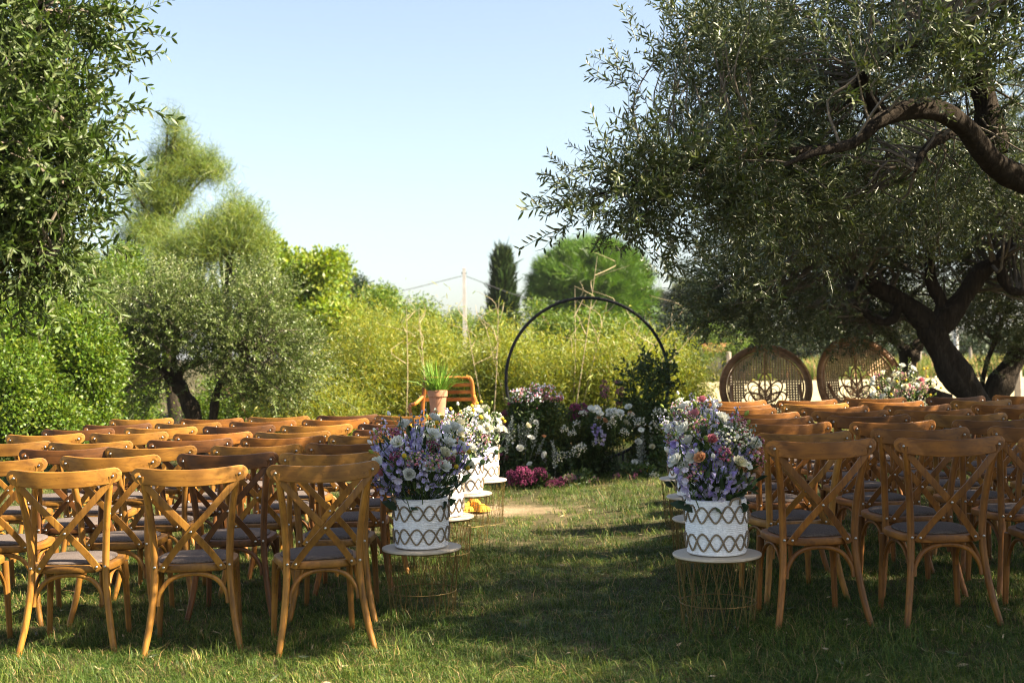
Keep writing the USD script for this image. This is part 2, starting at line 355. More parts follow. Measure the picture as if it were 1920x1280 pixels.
def blade_mat(name):
    return M(name, {'a': ('attribute', {'attribute': 'tint'}), 'o': ('object_info', {}), 'x': ('geometry', {}), 'n': ('noise_texture', {'scale': 0.9, 'detail': 4.0}),
                    'ad': ('math', {'math_type': 'multiply_add', 'value2': 0.35}), 'r': ('rgb_ramp', {'ramp': [(0.42, (1, 1, 1)), (0.64, (1.25, 1.12, 0.95)), (0.9, (2.3, 1.7, 1.7))]}),
                    'k': ('mix', {'mix_type': 'multiply', 'fac': 1.0}), 'p': ('principled_bsdf', {'roughness': 0.5, 'specular_ior_level': 0.3}), 't': ('translucent_bsdf', {}), 'm': ('mix_closure', {'fac': 0.3})},
             [('x.position', 'n.vector'), ('o.random', 'ad.value1'), ('n.fac', 'ad.value3'), ('ad.value', 'r.fac'), ('a.color', 'k.color1'), ('r.color', 'k.color2'), ('k.color', 'p.base_color'), ('k.color', 't.color'), ('p.BSDF', 'm.closure1'), ('t.BSDF', 'm.closure2')], 'm.closure')


BLADE = blade_mat('grass_blade')
rg = np.random.default_rng(5)
protos = []
for k in range(6):
    v, f, c = tuft(rg, 30, 0.046, 0.06, 0.0026, 0.85); protos.append((v, f, BLADE, c))
for k in range(2):
    v, f, c = tuft(rg, 16, 0.08, 0.04, 0.0028, 0.8); protos.append((v, f, BLADE, c))


def spread_points(rng, n, y0, y1, power):
    y = y0 + (y1 - y0) * rng.random(n) ** power
    x = rng.uniform(-1, 1, n) * (0.46 * y + 0.5)
    return np.c_[x, y, ground_z(x, y)]


P = np.vstack([spread_points(rg, 19000, 4.6, 9.0, 1.3), spread_points(rg, 15000, 8.5, 19, 1.2)])
thick = meshkit.fbm(np.c_[P[:, 0] * 1.1, P[:, 1] * 1.1, np.full(len(P), 3.0)])
sand_d = np.hypot((P[:, 0] - sand_c[0]) / 1.2, (P[:, 1] - sand_c[1]) / 0.55) + 0.5 * meshkit.fbm(np.c_[P[:, :2] * 2.0, np.zeros(len(P))])
keep = (rg.random(len(P)) < np.clip((0.85 + 1.9 * thick) * (1 - 0.55 * np.exp(-((P[:, 0] - 0.3 - 0.15 * np.sin(P[:, 1] * 0.9)) / 0.42) ** 2) * np.clip((P[:, 1] - 6.5) / 2.0, 0, 1)), 0.12, 1)) & ((sand_d > 1) | (rg.random(len(P)) < 0.12))
P = P[keep]
scatter(None, 'grass', protos, P, np.c_[rg.normal(0, 0.12, (len(P), 2)), np.ones(len(P))], rg.uniform(0.65, 1.25, len(P)) * (1 + 0.05 * np.clip(P[:, 1] - 8, 0, 8)), rg,
        label='short patchy lawn grass with dry straw tufts', cat='grass')
# the unmown strip beyond the field and rough grass around it
protos2 = []
for k in range(3):
    v, f, c = tuft(rg, 30, 0.6, 0.3, 0.02, 0.35); protos2.append((v, f, BLADE, c * np.array([2.0, 1.5, 1.6])))
n = 2600
yy = rg.uniform(54, 92, n); xx_ = rg.uniform(6, 50, n)
Pm = np.c_[xx_, yy, np.zeros(n)]
n = 1500; yy = rg.uniform(17.5, 24, n); xx_ = rg.uniform(2.0, 12, n); Pm = np.vstack([Pm, np.c_[xx_, yy, ground_z(xx_, yy)]])
sc = np.where(Pm[:, 1] > 40, rg.uniform(0.9, 1.8, len(Pm)), rg.uniform(0.2, 0.45, len(Pm)))
scatter(None, 'meadow_grass', protos2, Pm, np.c_[np.zeros((len(Pm), 2)), np.ones(len(Pm))], sc, rg, label='tall dry meadow grass along the edges of the mown field', cat='meadow grass')


# ------------------------------------------------------------------ foliage
def leaf(L, w, fold=0.25, droop=0.1, full=True):
    if full:
        v = np.array([[0, 0, 0], [-w * .42, 0, L * .3], [0, -fold * w * .5, L * .3], [w * .42, 0, L * .3], [-w * .45, droop * L * .3, L * .65], [0, droop * L * .3 - fold * w * .5, L * .65], [w * .45, droop * L * .3, L * .65], [0, droop * L, L]])
        f = np.array([[0, 2, 1], [0, 3, 2], [1, 2, 5], [1, 5, 4], [2, 3, 6], [2, 6, 5], [4, 5, 7], [5, 6, 7]])
    else:
        v = np.array([[0, 0, 0], [-w / 2, 0, L * .5], [0, droop * L, L], [w / 2, 0, L * .5]]); f = np.array([[0, 3, 1], [1, 3, 2]])
    return v, f


def olive_sprig(rng, length, pairs, L, w, full=True, tone=1.0):
    m = MB()
    bend = rng.normal(0, 0.12, 2)
    pts = np.array([[bend[0] * t * t * length, bend[1] * t * t * length, t * length] for t in np.linspace(0, 1, 4)])
    m.add(tube(pts, np.linspace(0.0022, 0.0008, 4) * (length / 0.2), 3), (1.6, 1.4, 1.2))
    for k in range(pairs):
        t = 0.12 + 0.88 * k / (pairs - 0.5); c = np.array([bend[0] * t * t * length, bend[1] * t * t * length, t * length]); a0 = rng.uniform(0, np.pi) if k == 0 else a0 + np.pi / 2 + rng.normal(0, 0.3)
        for s in (0, np.pi):
            if rng.random() < 0.08: continue
            a = a0 + s + rng.normal(0, 0.2); el = rng.uniform(0.45, 0.95)
            d = np.array([math.cos(a) * math.cos(el), math.sin(a) * math.cos(el), math.sin(el)])
            l_ = L * rng.uniform(0.7, 1.15) * (1 - 0.25 * t)
            lf = leaf(l_, w * rng.uniform(0.8, 1.2), 0.3, rng.uniform(-0.15, 0.25), full)
            g = rng.uniform(0.75, 1.25) * tone
            m.add(moved(lf, frame(d, rng.normal(0, 0.9) + np.pi / 2), c), np.array([g * rng.uniform(0.95, 1.2), g, g * rng.uniform(0.8, 1.1)]))
    return m.get3()


def leaf_clump(rng, n, R, L, w, flat=0.7, up=0.3, cols=((1, 1, 1),)):
    m = MB()
    for _ in range(n):
        p = unit(rng.normal(size=3)) * R * rng.random() ** 0.45 * (1, 1, flat)
        d = unit(unit(p) + rng.normal(0, 0.7, 3) + (0, 0, up)); c = np.array(cols[rng.integers(len(cols))]) * rng.uniform(0.75, 1.25)
        m.add(moved(leaf(L * rng.uniform(0.7, 1.3), w * rng.uniform(0.8, 1.2), 0.2, 0.15, False), frame(d, rng.uniform(0, 6.28)), p), c)
    return m.get3()


def strand_clump(rng, n, L, w, spread, droop=0.2, cols=((1, 1, 1),), base=0.05):
    """Fine strips fanning from a point: feathery foliage, needles, bamboo sprays."""
    m = MB()
    for _ in range(n):
        d = unit(np.array([0, 0, 1.0]) + rng.normal(0, spread, 3)); l_ = L * rng.uniform(0.5, 1.1); b = rng.normal(0, base, 3)
        s = unit(np.cross(d, rng.normal(size=3))) * w / 2; mid = b + d * l_ * 0.55; tip = b + d * l_ + np.array([0, 0, -droop * l_])
        c = np.array(cols[rng.integers(len(cols))]) * rng.uniform(0.75, 1.25)
        m.add((np.array([b - s * .6, b + s * .6, mid - s, mid + s, tip]), np.array([[0, 1, 3], [0, 3, 2], [2, 3, 4]])), c)
    return m.get3()


def in_ellipsoid(rng, n, c, r, shell=0.45):
    d = unit(rng.normal(size=(n, 3))); return np.asarray(c) + d * (rng.random((n, 1)) ** shell) * np.asarray(r), d


def limb_mesh(pts, r0, r1, n=14, sides=9, gnarl=0.12, seed=0):
    p = curve(pts, n); r = np.linspace(r0, r1, n + 1) * (1 + gnarl * np.sin(np.linspace(0, 17, n + 1) + seed))
    v, f = tube(p, r, sides)
    axis = np.vstack([np.repeat(p, sides, 0), p[:1], p[-1:]]); off = v - axis
    v = axis + off * (1 + gnarl * 1.7 * meshkit.fbm(v * 9 + seed) + gnarl * 0.9 * meshkit.fbm(v * (34, 34, 7) + seed))[:, None]
    return v, f


def olive_tree(name, label, trunk, limbs, clumps, sprigs_per, protos, rng, clump_r, sprig_scale=1.0, cat='olive tree', branch_r=0.016, up=0.25, group=None, singles=0, node_spread=0.9):
    """trunk, limbs: lists of (points, r0, r1); clumps: list of ellipsoids (centre, radii, number of clumps)."""
    base = np.array(trunk[0][0][0], float)
    t = thing(name, label, cat, base, group=group)
    mb = MB()
    for k, (pts, a, b) in enumerate(trunk): mb.add(limb_mesh(np.array(pts) - base, a, b, 40, 20, 0.14, k))
    mb.build('trunk', BARK, t, smooth=True)
    nodes = []
    for k, (pts, a, b) in enumerate(limbs):
        put(t, 'limb', limb_mesh(np.array(pts) - base, a, b, 36, 12, 0.11, k + 5), BARK, True)
        nodes.append(curve(pts, 24)[5:])
    nodes = np.vstack(nodes + [curve(trunk[-1][0], 8)[-2:]])
    br, P, D = MB(), [], []
    for c, r, n in clumps:
        cc, dd = in_ellipsoid(rng, n, c, r)
        for q, d0 in zip(cc, dd):
            near = nodes[np.argmin(np.linalg.norm(nodes - q, axis=1) + rng.uniform(0, node_spread, len(nodes)))]
            b = q - near; L = np.linalg.norm(b); m1 = near + b * 0.33 + rng.normal(0, 0.11, 3) * L + (0, 0, 0.06 * L); m2 = near + b * 0.7 + rng.normal(0, 0.1, 3) * L + (0, 0, 0.08 * L)
            path = curve([near, m1, m2, q + unit(b) * 0.1], 9)
            br.add(tube(path - base, np.linspace(branch_r * min(1.4, 0.5 + L * 0.5), 0.0025, 10), 5))
            m = max(3, int(sprigs_per * rng.uniform(0.5, 1.4)))
            rr = clump_r * rng.uniform(0.6, 1.3)
            off = unit(rng.normal(size=(m, 3))) * (rr * rng.random((m, 1)) ** 0.5)
            off += unit(b) * rng.uniform(-0.5, 0.35, (m, 1)) * rr
            P.append(q + off); D.append(unit(unit(b) * 0.6 + off / rr * 0.6 + (0, 0, up) + rng.normal(0, 0.4, (m, 3))))
    br.build('branches', TWIG, t, kind='stuff')
    P, D = np.vstack(P), np.vstack(D)
    if singles:      # the sprigs that hang nearest in view are pieces of their own
        q = P - EYE; u, v = 960 + FOCAL_PX * (q @ cam_right) / (q @ fwd), 640 - FOCAL_PX * (q @ cam_up) / (q @ fwd)
        rank = np.where((u > 0) & (u < 1920) & (v > 0) & (v < 900) & (q[:, 1] > 1), q[:, 1], 99.0); pick = np.argsort(rank)[:singles]; pick = pick[rank[pick] < 90]
        Rm = frames(D[pick], rng.uniform(0, 6.28, len(pick)))
        for R1, p in zip(Rm, P[pick] - base):
            pr = protos[rng.integers(len(protos))]; put(t, 'sprig', (pr[0] @ R1.T * rng.uniform(.8, 1.15) + p, pr[1]), pr[2], False, pr[3])
        keep = np.ones(len(P), bool); keep[pick] = False; P, D = P[keep], D[keep]
    scatter(t, 'crown', protos, P - base, D, rng.uniform(0.75, 1.2, len(P)) * sprig_scale, rng)
    return t


ro = np.random.default_rng(21)
near_protos = [(lambda s: (s[0], s[1], OLIVE, s[2]))(olive_sprig(ro, 0.24, 11, 0.06, 0.0102)) for _ in range(6)]
broad_protos = [(lambda s: (s[0], s[1], OLIVE_L, s[2]))(olive_sprig(ro, 0.22, 9, 0.062, 0.0142)) for _ in range(6)]
mid_protos = [(lambda s: (s[0], s[1], OLIVE, s[2]))(olive_sprig(ro, 0.26, 11, 0.062, 0.014, False, 1.1)) for _ in range(5)]

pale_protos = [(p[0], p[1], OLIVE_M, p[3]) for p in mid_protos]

# right, near: its trunk stands beyond the frame, limbs and crown reach in
g0 = lambda x, y: (x, y, float(ground_z(x, y)) - 0.05)
T = (4.0, 7.2)
fork = (3.75, 7.1, 1.75)
olive_tree('olive_tree', 'large grey-green olive tree overhanging from the top right with a thick dark limb', [([g0(*T), (4.05, 7.2, 0.8), fork], 0.24, 0.17)],
    [([fork, (3.2, 6.8, 2.12), W(1890, 325, 6.2), W(1805, 235, 5.9), W(1740, 203, 5.7), W(1660, 220, 5.55), W(1600, 268, 5.45), W(1530, 285, 5.4), W(1470, 310, 5.4)], 0.072, 0.006),
     ([W(1860, 290, 6.9), W(1845, 180, 6.9), W(1800, 60, 6.9), W(1700, -120, 6.9)], 0.075, 0.03), ([W(1650, 215, 6.6), W(1615, 150, 6.4), W(1660, 100, 6.2), W(1760, 70, 6.1)], 0.035, 0.012),
     ([W(1800, 240, 6.8), W(1740, 275, 6.5), W(1715, 320, 6.3)], 0.03, 0.01), ([W(1540, 280, 6.2), W(1400, 290, 6.05), W(1280, 320, 5.95), W(1190, 345, 5.9), W(1120, 365, 5.85)], 0.022, 0.004),
     ([fork, (4.3, 7.6, 2.6), (5.0, 8.2, 3.4)], 0.13, 0.05), ([fork, (3.9, 7.7, 2.8), (3.6, 8.3, 3.9)], 0.12, 0.04), ([fork, (4.2, 6.7, 2.6), (4.6, 6.0, 3.4)], 0.1, 0.04)],
    [(W(1600, 60, 6.9), (0.95, 0.7, 0.62), 72), (W(1850, 20, 6.6), (0.6, 0.8, 0.5), 42), (W(1440, 210, 6.6), (0.5, 0.6, 0.5), 42), (W(1330, 140, 6.2), (0.26, 0.6, 0.30), 20),
     (W(1370, 345, 6.1), (0.36, 0.5, 0.22), 22), (W(1290, 325, 5.9), (0.16, 0.25, 0.08), 9), (W(1215, 345, 5.85), (0.11, 0.14, 0.05), 7), (W(1150, 365, 5.85), (0.08, 0.1, 0.025), 5), (W(1215, 395, 5.9), (0.08, 0.12, 0.03), 3), (W(1500, 390, 6.8), (0.5, 0.5, 0.22), 24),
     (W(1820, 330, 7.0), (0.6, 0.6, 0.25), 16), ((2.7, 5.9, 3.6), (1.1, 0.8, 0.5), 55), ((4.4, 7.2, 3.9), (1.7, 1.6, 0.8), 100), ((5.4, 7.4, 2.9), (1.3, 1.6, 0.7), 60), (W(1800, 90, 5.3), (0.2, 0.3, 0.10), 5), (W(1640, 90, 5.3), (0.12, 0.2, 0.08), 3)],
    15, near_protos, np.random.default_rng(31), 0.22, 0.84, singles=280, branch_r=0.0095)

# right, farther: the trunk in view
d2 = 14.2
V = lambda x, y, dd=0.0: W(x, y, d2 + dd)
B2 = V(1845, 800); B2 = np.array([B2[0], B2[1], float(ground_z(B2[0], B2[1])) - 0.05])
olive_tree('olive_tree', 'old olive tree with a dark forked trunk standing behind the peacock chairs', [([B2 + (0.22, 0, 0), V(1832, 758), V(1785, 690), V(1752, 630), V(1748, 606)], 0.15, 0.125)],
    [([V(1748, 620), V(1722, 590), V(1685, 560), V(1640, 538), V(1590, 500, -.2), V(1530, 480, -.5)], 0.125, 0.03), ([V(1752, 620), V(1800, 565), V(1840, 510), V(1880, 480), V(1930, 400, .3)], 0.125, 0.04),
     ([V(1758, 610), V(1765, 570), V(1745, 520), V(1740, 420), V(1700, 330, .2)], 0.08, 0.03), ([V(1690, 566), V(1672, 600), V(1640, 600), V(1600, 570)], 0.055, 0.02),
     ([V(1872, 490), V(1890, 540), V(1930, 550)], 0.06, 0.03)],
    [(V(1590, 470, 1.0), (1.7, 1.0, 0.85), 130), (V(1600, 400, -.4), (1.5, 1.0, 0.5), 60), (V(1840, 420, 1.2), (1.5, 1.0, 0.9), 90), (V(1360, 530, -.6), (0.62, 0.7, 0.42), 40), (V(1440, 580, -.3), (0.8, 0.8, 0.22), 30), (V(1570, 600, 1.0), (0.9, 0.7, 0.2), 32),
     (V(1930, 540, 1.6), (0.8, 0.8, 0.45), 36), (V(1700, 260, .2), (2.0, 1.4, 1.0), 120), (V(1750, 370, -1.2), (1.5, 0.8, 0.5), 60), (V(1480, 430, -.9), (0.8, 0.6, 0.4), 26)],
    16, mid_protos, np.random.default_rng(33), 0.3)
d3 = 16.5
U = lambda x, y, dd=0.0: W(x, y, d3 + dd)
B3 = U(1845, 820); B3[2] = float(ground_z(B3[0], B3[1])) - 0.05
olive_tree('olive_tree', 'slanting olive tree leaning right behind the forked olive trunk', [([B3, U(1865, 745), U(1900, 680), U(1935, 620)], 0.15, 0.11)],
    [([U(1935, 620), U(1980, 540), U(2030, 450)], 0.12, 0.05), ([U(1832, 790), U(1845, 700), U(1865, 640), U(1885, 590), U(1900, 540)], 0.035, 0.015)],
    [(U(1890, 600), (0.65, 0.8, 0.55), 34), (U(2060, 430), (1.6, 1.3, 1.2), 60), (U(1800, 570, .5), (0.8, 0.8, 0.4), 24)], 14, mid_protos, np.random.default_rng(34), 0.3)
d4 = 18.0
Y4 = lambda x, y, dd=0.0: W(x, y, d4 + dd)
B4 = Y4(1700, 810); B4[2] = float(ground_z(B4[0], B4[1])) - 0.05
olive_tree('olive_tree', 'small dark olive tree with a short straight trunk behind the right peacock chair', [([B4, Y4(1700, 740), Y4(1702, 680), Y4(1712, 655)], 0.14, 0.11)],
    [([Y4(1712, 655), Y4(1740, 630), Y4(1780, 590)], 0.08, 0.03), ([Y4(1704, 665), Y4(1670, 630), Y4(1620, 590)], 0.08, 0.03)],
    [(Y4(1640, 590), (1.3, 1.0, 0.4), 46), (Y4(1500, 600, .5), (1.0, 0.9, 0.35), 30)], 14, mid_protos, np.random.default_rng(35), 0.32)

# neighbours in the grove just outside the frame, which shade the rows and the aisle
for (x, y, h, w, n, lab, sd) in ((8.3, 9.6, 3.6, 2.0, 150, 'olive tree past the right edge shading the right-hand rows', 41), (7.2, 4.6, 3.5, 1.9, 130, 'olive tree right of the camera position', 42), (9.0, 13.2, 3.6, 1.9, 110, 'olive tree past the right edge level with the flowers', 43), (3.6, 1.2, 3.6, 1.7, 100, 'olive tree behind the camera on its right', 44), (-3.8, -0.6, 3.6, 1.8, 90, 'olive tree behind the camera on its left', 45)):
    q = np.array(g0(x, y)); f_ = q + (0.1, 0.05, 1.5)
    olive_tree('olive_tree', lab, [([q, q + (0, 0, .8), f_], 0.22, 0.16)], [([f_, f_ + (0.7, 0.2, .8), f_ + (1.2, .3, 1.6)], .1, .04), ([f_, f_ + (-.7, 0, .8), f_ + (-1.2, -.2, 1.6)], .1, .04), ([f_, f_ + (0, -.6, .9), f_ + (.1, -1.1, 1.7)], .1, .04), ([f_, f_ + (0, .7, .9), f_ + (0, 1.1, 1.7)], .1, .04)],
        [((x, y, h), (w, w, 1.2), n), ((x - .3, y, h - .9), (w * .85, w * .85, .6), n // 2)] + ([((4.6, 5.5, 3.1), (1.2, 0.9, 0.6), 110), ((4.6, 4.3, 2.9), (0.9, 0.8, 0.6), 50)] if sd == 42 else [((6.3, 7.7, 3.2), (1.3, 1.6, 0.6), 110)] if sd == 41 else [((7.2, 13.4, 3.8), (1.2, 1.2, 0.7), 90)] if sd == 43 else []), 20, mid_protos, np.random.default_rng(sd), 0.32, 1.15)

# left, near: only the crown reaches into the frame
B5 = np.array([-3.5, 5.6, -0.05]); f5 = np.array([-3.3, 5.5, 1.5])
olive_tree('olive_tree', 'broad-leaved olive tree reaching in from the left edge of the picture', [([B5, (-3.45, 5.6, 0.8), f5], 0.2, 0.15)],
    [([f5, (-2.9, 5.4, 2.0), W(40, 280, 5.3), W(140, 200, 5.2)], 0.09, 0.015), ([f5, (-3.0, 5.3, 1.9), W(-40, 330, 5.2), W(60, 350, 5.1), W(150, 340, 5.0)], 0.07, 0.01), ([f5, (-3.0, 5.6, 2.5), W(0, 80, 5.4), W(90, 0, 5.3)], 0.09, 0.02),
     ([f5, (-2.8, 5.3, 1.75), W(30, 480, 5.2), W(110, 500, 5.1)], 0.05, 0.01)],
    [(W(-20, 150, 5.3), (0.26, 0.6, 0.36), 30), (W(90, 120, 5.2), (0.12, 0.4, 0.22), 10), (W(50, 300, 5.1), (0.20, 0.5, 0.22), 22), (W(130, 270, 5.1), (0.07, 0.2, 0.14), 5), (W(10, 410, 5.2), (0.26, 0.5, 0.16), 24), (W(100, 400, 5.1), (0.12, 0.3, 0.12), 9),
     (W(10, 500, 5.2), (0.18, 0.3, 0.08), 8), (W(40, 10, 5.3), (0.22, 0.4, 0.14), 12), (W(140, 20, 5.2), (0.08, 0.2, 0.08), 4), ((-3.2, 5.6, 3.3), (0.9, 1.0, 0.5), 30)],
    13, broad_protos, np.random.default_rng(36), 0.17, up=0.1, singles=220)

# left, mid distance: the small olive behind the chairs
d6 = 16.0
Z6 = lambda x, y, dd=0.0: W(x, y, d6 + dd)
B6 = Z6(385, 870); B6[2] = -0.05
olive_tree('olive_tree', 'small sunlit olive tree with a leaning reddish trunk behind the left chairs', [([B6, Z6(365, 785), Z6(345, 740), Z6(330, 715)], 0.09, 0.075)],
    [([Z6(332, 720), Z6(310, 700), Z6(296, 680), Z6(270, 640)], 0.06, 0.02), ([Z6(330, 718), Z6(345, 690), Z6(390, 672), Z6(430, 640)], 0.05, 0.02), ([Z6(330, 715), Z6(325, 680), Z6(335, 620)], 0.05, 0.02), ([Z6(395, 850), Z6(400, 780), Z6(408, 730), Z6(425, 700), Z6(470, 650)], 0.06, 0.02)],
    [(Z6(300, 610), (0.75, 0.75, 0.7), 76), (Z6(460, 610), (0.72, 0.75, 0.68), 76), (Z6(230, 650), (0.35, 0.5, 0.42), 26), (Z6(555, 680), (0.4, 0.5, 0.42), 30), (Z6(490, 730), (0.5, 0.5, 0.25), 20), (Z6(250, 740), (0.35, 0.4, 0.16), 12), (Z6(490, 540), (0.2, 0.3, 0.2), 10), (Z6(340, 560), (0.5, 0.5, 0.25), 22)],
    15, pale_protos, np.random.default_rng(37), 0.22)


# ------------------------------------------------------------------ shrubs and trees behind
BUSH = leaf_mat('bush_leaf', (0.12, 0.19, 0.022), (0.15, 0.21, 0.04), (1.1, 1.15, 0.3), tmix=0.3)
BRIGHT = leaf_mat('lime_leaf', (0.2, 0.27, 0.03), (0.23, 0.29, 0.05), (1.15, 1.15, 0.25), tmix=0.35)
DARKLEAF = leaf_mat('dark_evergreen_leaf', (0.026, 0.05, 0.016), (0.04, 0.065, 0.025), (1, 1.1, 0.4), tmix=0.15)
FEATHER = leaf_mat('feathery_leaf', (0.22, 0.28, 0.09), (0.22, 0.28, 0.1), (1.1, 1.1, 0.4), tmix=0.4, vary=0.4)
BAMBOO = leaf_mat('bamboo_leaf', (0.26, 0.295, 0.06), (0.3, 0.325, 0.08), (1.15, 1.1, 0.3), tmix=0.4, vary=0.45)
PINE = leaf_mat('pine_needle', (0.095, 0.19, 0.016), (0.095, 0.19, 0.016), (1.1, 1.1, 0.3), tmix=0.25)
CYPRESS = leaf_mat('cypress_scale', (0.03, 0.055, 0.016), (0.03, 0.055, 0.016), (1, 1.1, 0.4), tmix=0.1)
FARLEAF = leaf_mat('far_leaf', (0.1, 0.135, 0.06), (0.13, 0.16, 0.09), (1.1, 1.1, 0.5), tmix=0.3)
rb = np.random.default_rng(51)
pk = lambda s, mat: (s[0], s[1], mat, s[2])
YG = ((1, 1, 1), (1.35, 1.15, 0.8), (0.7, 0.82, 1.0), (0.9, 1.0, 0.8), (1.1, 0.95, 0.5))
bush_p = [pk(leaf_clump(rb, 105, 0.28, 0.047, 0.022, cols=YG), BUSH) for _ in range(4)]
bright_p = [pk(leaf_clump(rb, 70, 0.45, 0.12, 0.07, cols=YG), BRIGHT) for _ in range(4)]
dark_p = [pk(leaf_clump(rb, 70, 0.4, 0.09, 0.045, cols=YG), DARKLEAF) for _ in range(3)]
feather_p = [pk(strand_clump(rb, 80, 0.24, 0.007, 0.8, 0.1, YG, 0.13), FEATHER) for _ in range(4)]
bamboo_p = [pk(strand_clump(rb, 95, 0.095, 0.0075, 0.9, 0.3, ((1, 1, 1), (1.2, 1.05, 0.8), (0.7, 0.85, 0.9), (1.35, 1.1, 0.6)), 0.16), BAMBOO) for _ in range(5)]
pine_p = [pk(strand_clump(rb, 110, 0.5, 0.022, 0.6, 0.0, YG, 0.14), PINE) for _ in range(4)]
cyp_p = [pk(strand_clump(rb, 60, 0.5, 0.05, 0.25, 0.0, YG, 0.08), CYPRESS) for _ in range(3)]
far_p = [pk(leaf_clump(rb, 60, 0.9, 0.28, 0.2, cols=YG), FARLEAF) for _ in range(3)]


def leafy(name, label, cat, base, trunk_pts, r0, blobs, protos, rng, scale, bark=BROWN_BARK, up=0.5, out=0.7, shell=0.4, limbs=5, group=None, limb_r=0.3, tip=None, lump=True):
    """A tree or shrub: tapered trunk, limbs towards its leafy masses, a crown of leaf clumps. blobs: (centre, radii, number)."""
    base = np.asarray(base, float); t = thing(name, label, cat, base, group=group)
    pts = np.array(trunk_pts, float) - base
    mb = MB().add(limb_mesh(pts, r0, r0 * 0.45, 10, 8, 0.1, 1)); mb.build('trunk', bark, t, smooth=True)
    P, D = [], []
    lim = MB(); k = 0
    if lump:
        fine = []
        for c, r, n in blobs:
            k = max(3, min(12, n // 14))
            for q in unit(rng.normal(size=(k, 3))) * rng.uniform(0.35, 0.8, (k, 1)): fine.append((np.asarray(c) + q * np.asarray(r) * 1.12, np.asarray(r) * rng.uniform(0.3, 0.5) * float(lump), max(3, int(n / k))))
        blobs = fine
    limbs = min(limbs, 2) if lump == 1 else 1 if lump else limbs
    for c, r, n in blobs:
        p, d = in_ellipsoid(rng, n, c, r, shell); P.append(p); D.append(unit(d * out + (0, 0, up) + rng.normal(0, 0.25, (n, 3))))
        if limbs and k < 24:
            for q in p[:limbs]:
                s = pts[rng.integers(len(pts) // 2, len(pts))]; e = q - base
                put(t, 'limb', limb_mesh([s, (s + e) / 2 + (0, 0, 0.1 * np.linalg.norm(e - s)), e], r0 * limb_r, r0 * 0.06, 6, 5, 0.1, k), bark, True); k += 1
    P, D = np.vstack(P), np.vstack(D)
    scatter(t, 'crown', protos, P - base, D, rng.uniform(0.7, 1.3, len(P)) * scale, rng)
    return t


def gW(px, d): p = W(px, 700, d); return np.array([p[0], p[1], float(ground_z(p[0], p[1])) - 0.03])


def blob(px, py, d, wpx, hpx, dep, n): s = d / FOCAL_PX; return (W(px, py, d), (wpx / 2 * s, dep, hpx / 2 * s), n)


R_ = lambda s: np.random.default_rng(s)
# hedge bushes on the left
for k, (label, px, d, bl) in enumerate([
    ('bright green bush at the left edge behind the chairs', 40, 14.2, [blob(10, 720, 14.2, 170, 250, 0.7, 230), blob(60, 760, 14.2, 90, 180, 0.5, 110), blob(95, 800, 14.2, 100, 120, 0.5, 80), blob(-90, 700, 14.2, 160, 300, 0.8, 80), blob(30, 620, 14.4, 60, 90, .3, 34)]),
    ('yellow-green loose bush between the left edge bush and the small olive', 150, 14.8, [blob(120, 640, 15.2, 80, 170, 0.5, 100), blob(170, 690, 14.8, 90, 200, 0.5, 150), blob(150, 800, 14.6, 110, 120, 0.5, 80), blob(95, 690, 15.4, 60, 120, .4, 50)]),
    ('tall green bush rising at the left edge under the olive crown', 30, 21.0, [blob(10, 610, 21, 240, 130, 1.0, 190), blob(120, 590, 21, 160, 110, 1.0, 110)]),
    ('deep green bush filling the gap left of the small olive crown', 205, 22.0, [blob(215, 560, 22, 130, 150, 0.9, 190), blob(190, 660, 21, 130, 170, 0.8, 150), blob(245, 500, 23, 90, 90, .8, 80)]),
    ('tall green bush standing behind the left edge bushes under the olive leaves', 90, 25.0, [blob(80, 560, 25, 200, 170, 1.2, 200), blob(150, 520, 25, 110, 110, 1.0, 90)]),
    ('low yellow-green bush seen under the small olive crown, right of its trunk', 450, 21.0, [blob(450, 760, 21, 170, 110, 0.8, 150)]),
    ('green bush showing behind the foot of the small olive tree', 230, 19.5, [blob(235, 730, 19.5, 150, 200, 0.8, 200), blob(215, 650, 20, 130, 120, 0.8, 90)])]):
    b = gW(px, d); leafy('bush', label, 'bush', b, [b, b + (0.05, 0, 0.5), b + (0, 0, 1.0)], 0.06, bl, bush_p, R_(60 + k), 1.0, limbs=3)
# trees on the left
b = gW(330, 26)
leafy('tamarisk_tree', 'tall feathery yellow-green tamarisk tree standing highest on the left', 'tree', b, [b, W(305, 560, 26), W(300, 450, 26), W(308, 360, 26), W(325, 270, 26)], 0.13,
      [blob(330, 250, 26, 44, 90, 0.3, 26), blob(318, 290, 26, 100, 80, 0.5, 62), blob(355, 320, 26, 90, 70, 0.5, 60), blob(280, 350, 26, 100, 70, 0.6, 56), blob(345, 365, 26, 90, 50, 0.5, 44), blob(385, 300, 26, 34, 40, 0.2, 10), blob(300, 460, 26, 150, 120, 0.8, 120), blob(265, 400, 26, 60, 60, .5, 24)], feather_p, R_(70), 0.95, bark=BARK, up=0.7, limbs=6, lump=1.55)
b = gW(420, 24)
leafy('tamarisk_tree', 'round feathery tamarisk tree right of the tallest one, above the small olive', 'tree', b, [b, W(425, 600, 24), W(430, 480, 24)], 0.12,
      [blob(420, 445, 24, 150, 100, 0.8, 150), blob(370, 480, 24, 170, 120, 0.9, 150), blob(470, 430, 24, 60, 80, 0.5, 44), blob(428, 390, 24, 30, 50, 0.2, 12), blob(500, 470, 24, 60, 70, .5, 30)], feather_p, R_(71), 0.9, bark=BARK, up=0.7, limbs=5, lump=1.5)
b = gW(560, 30)
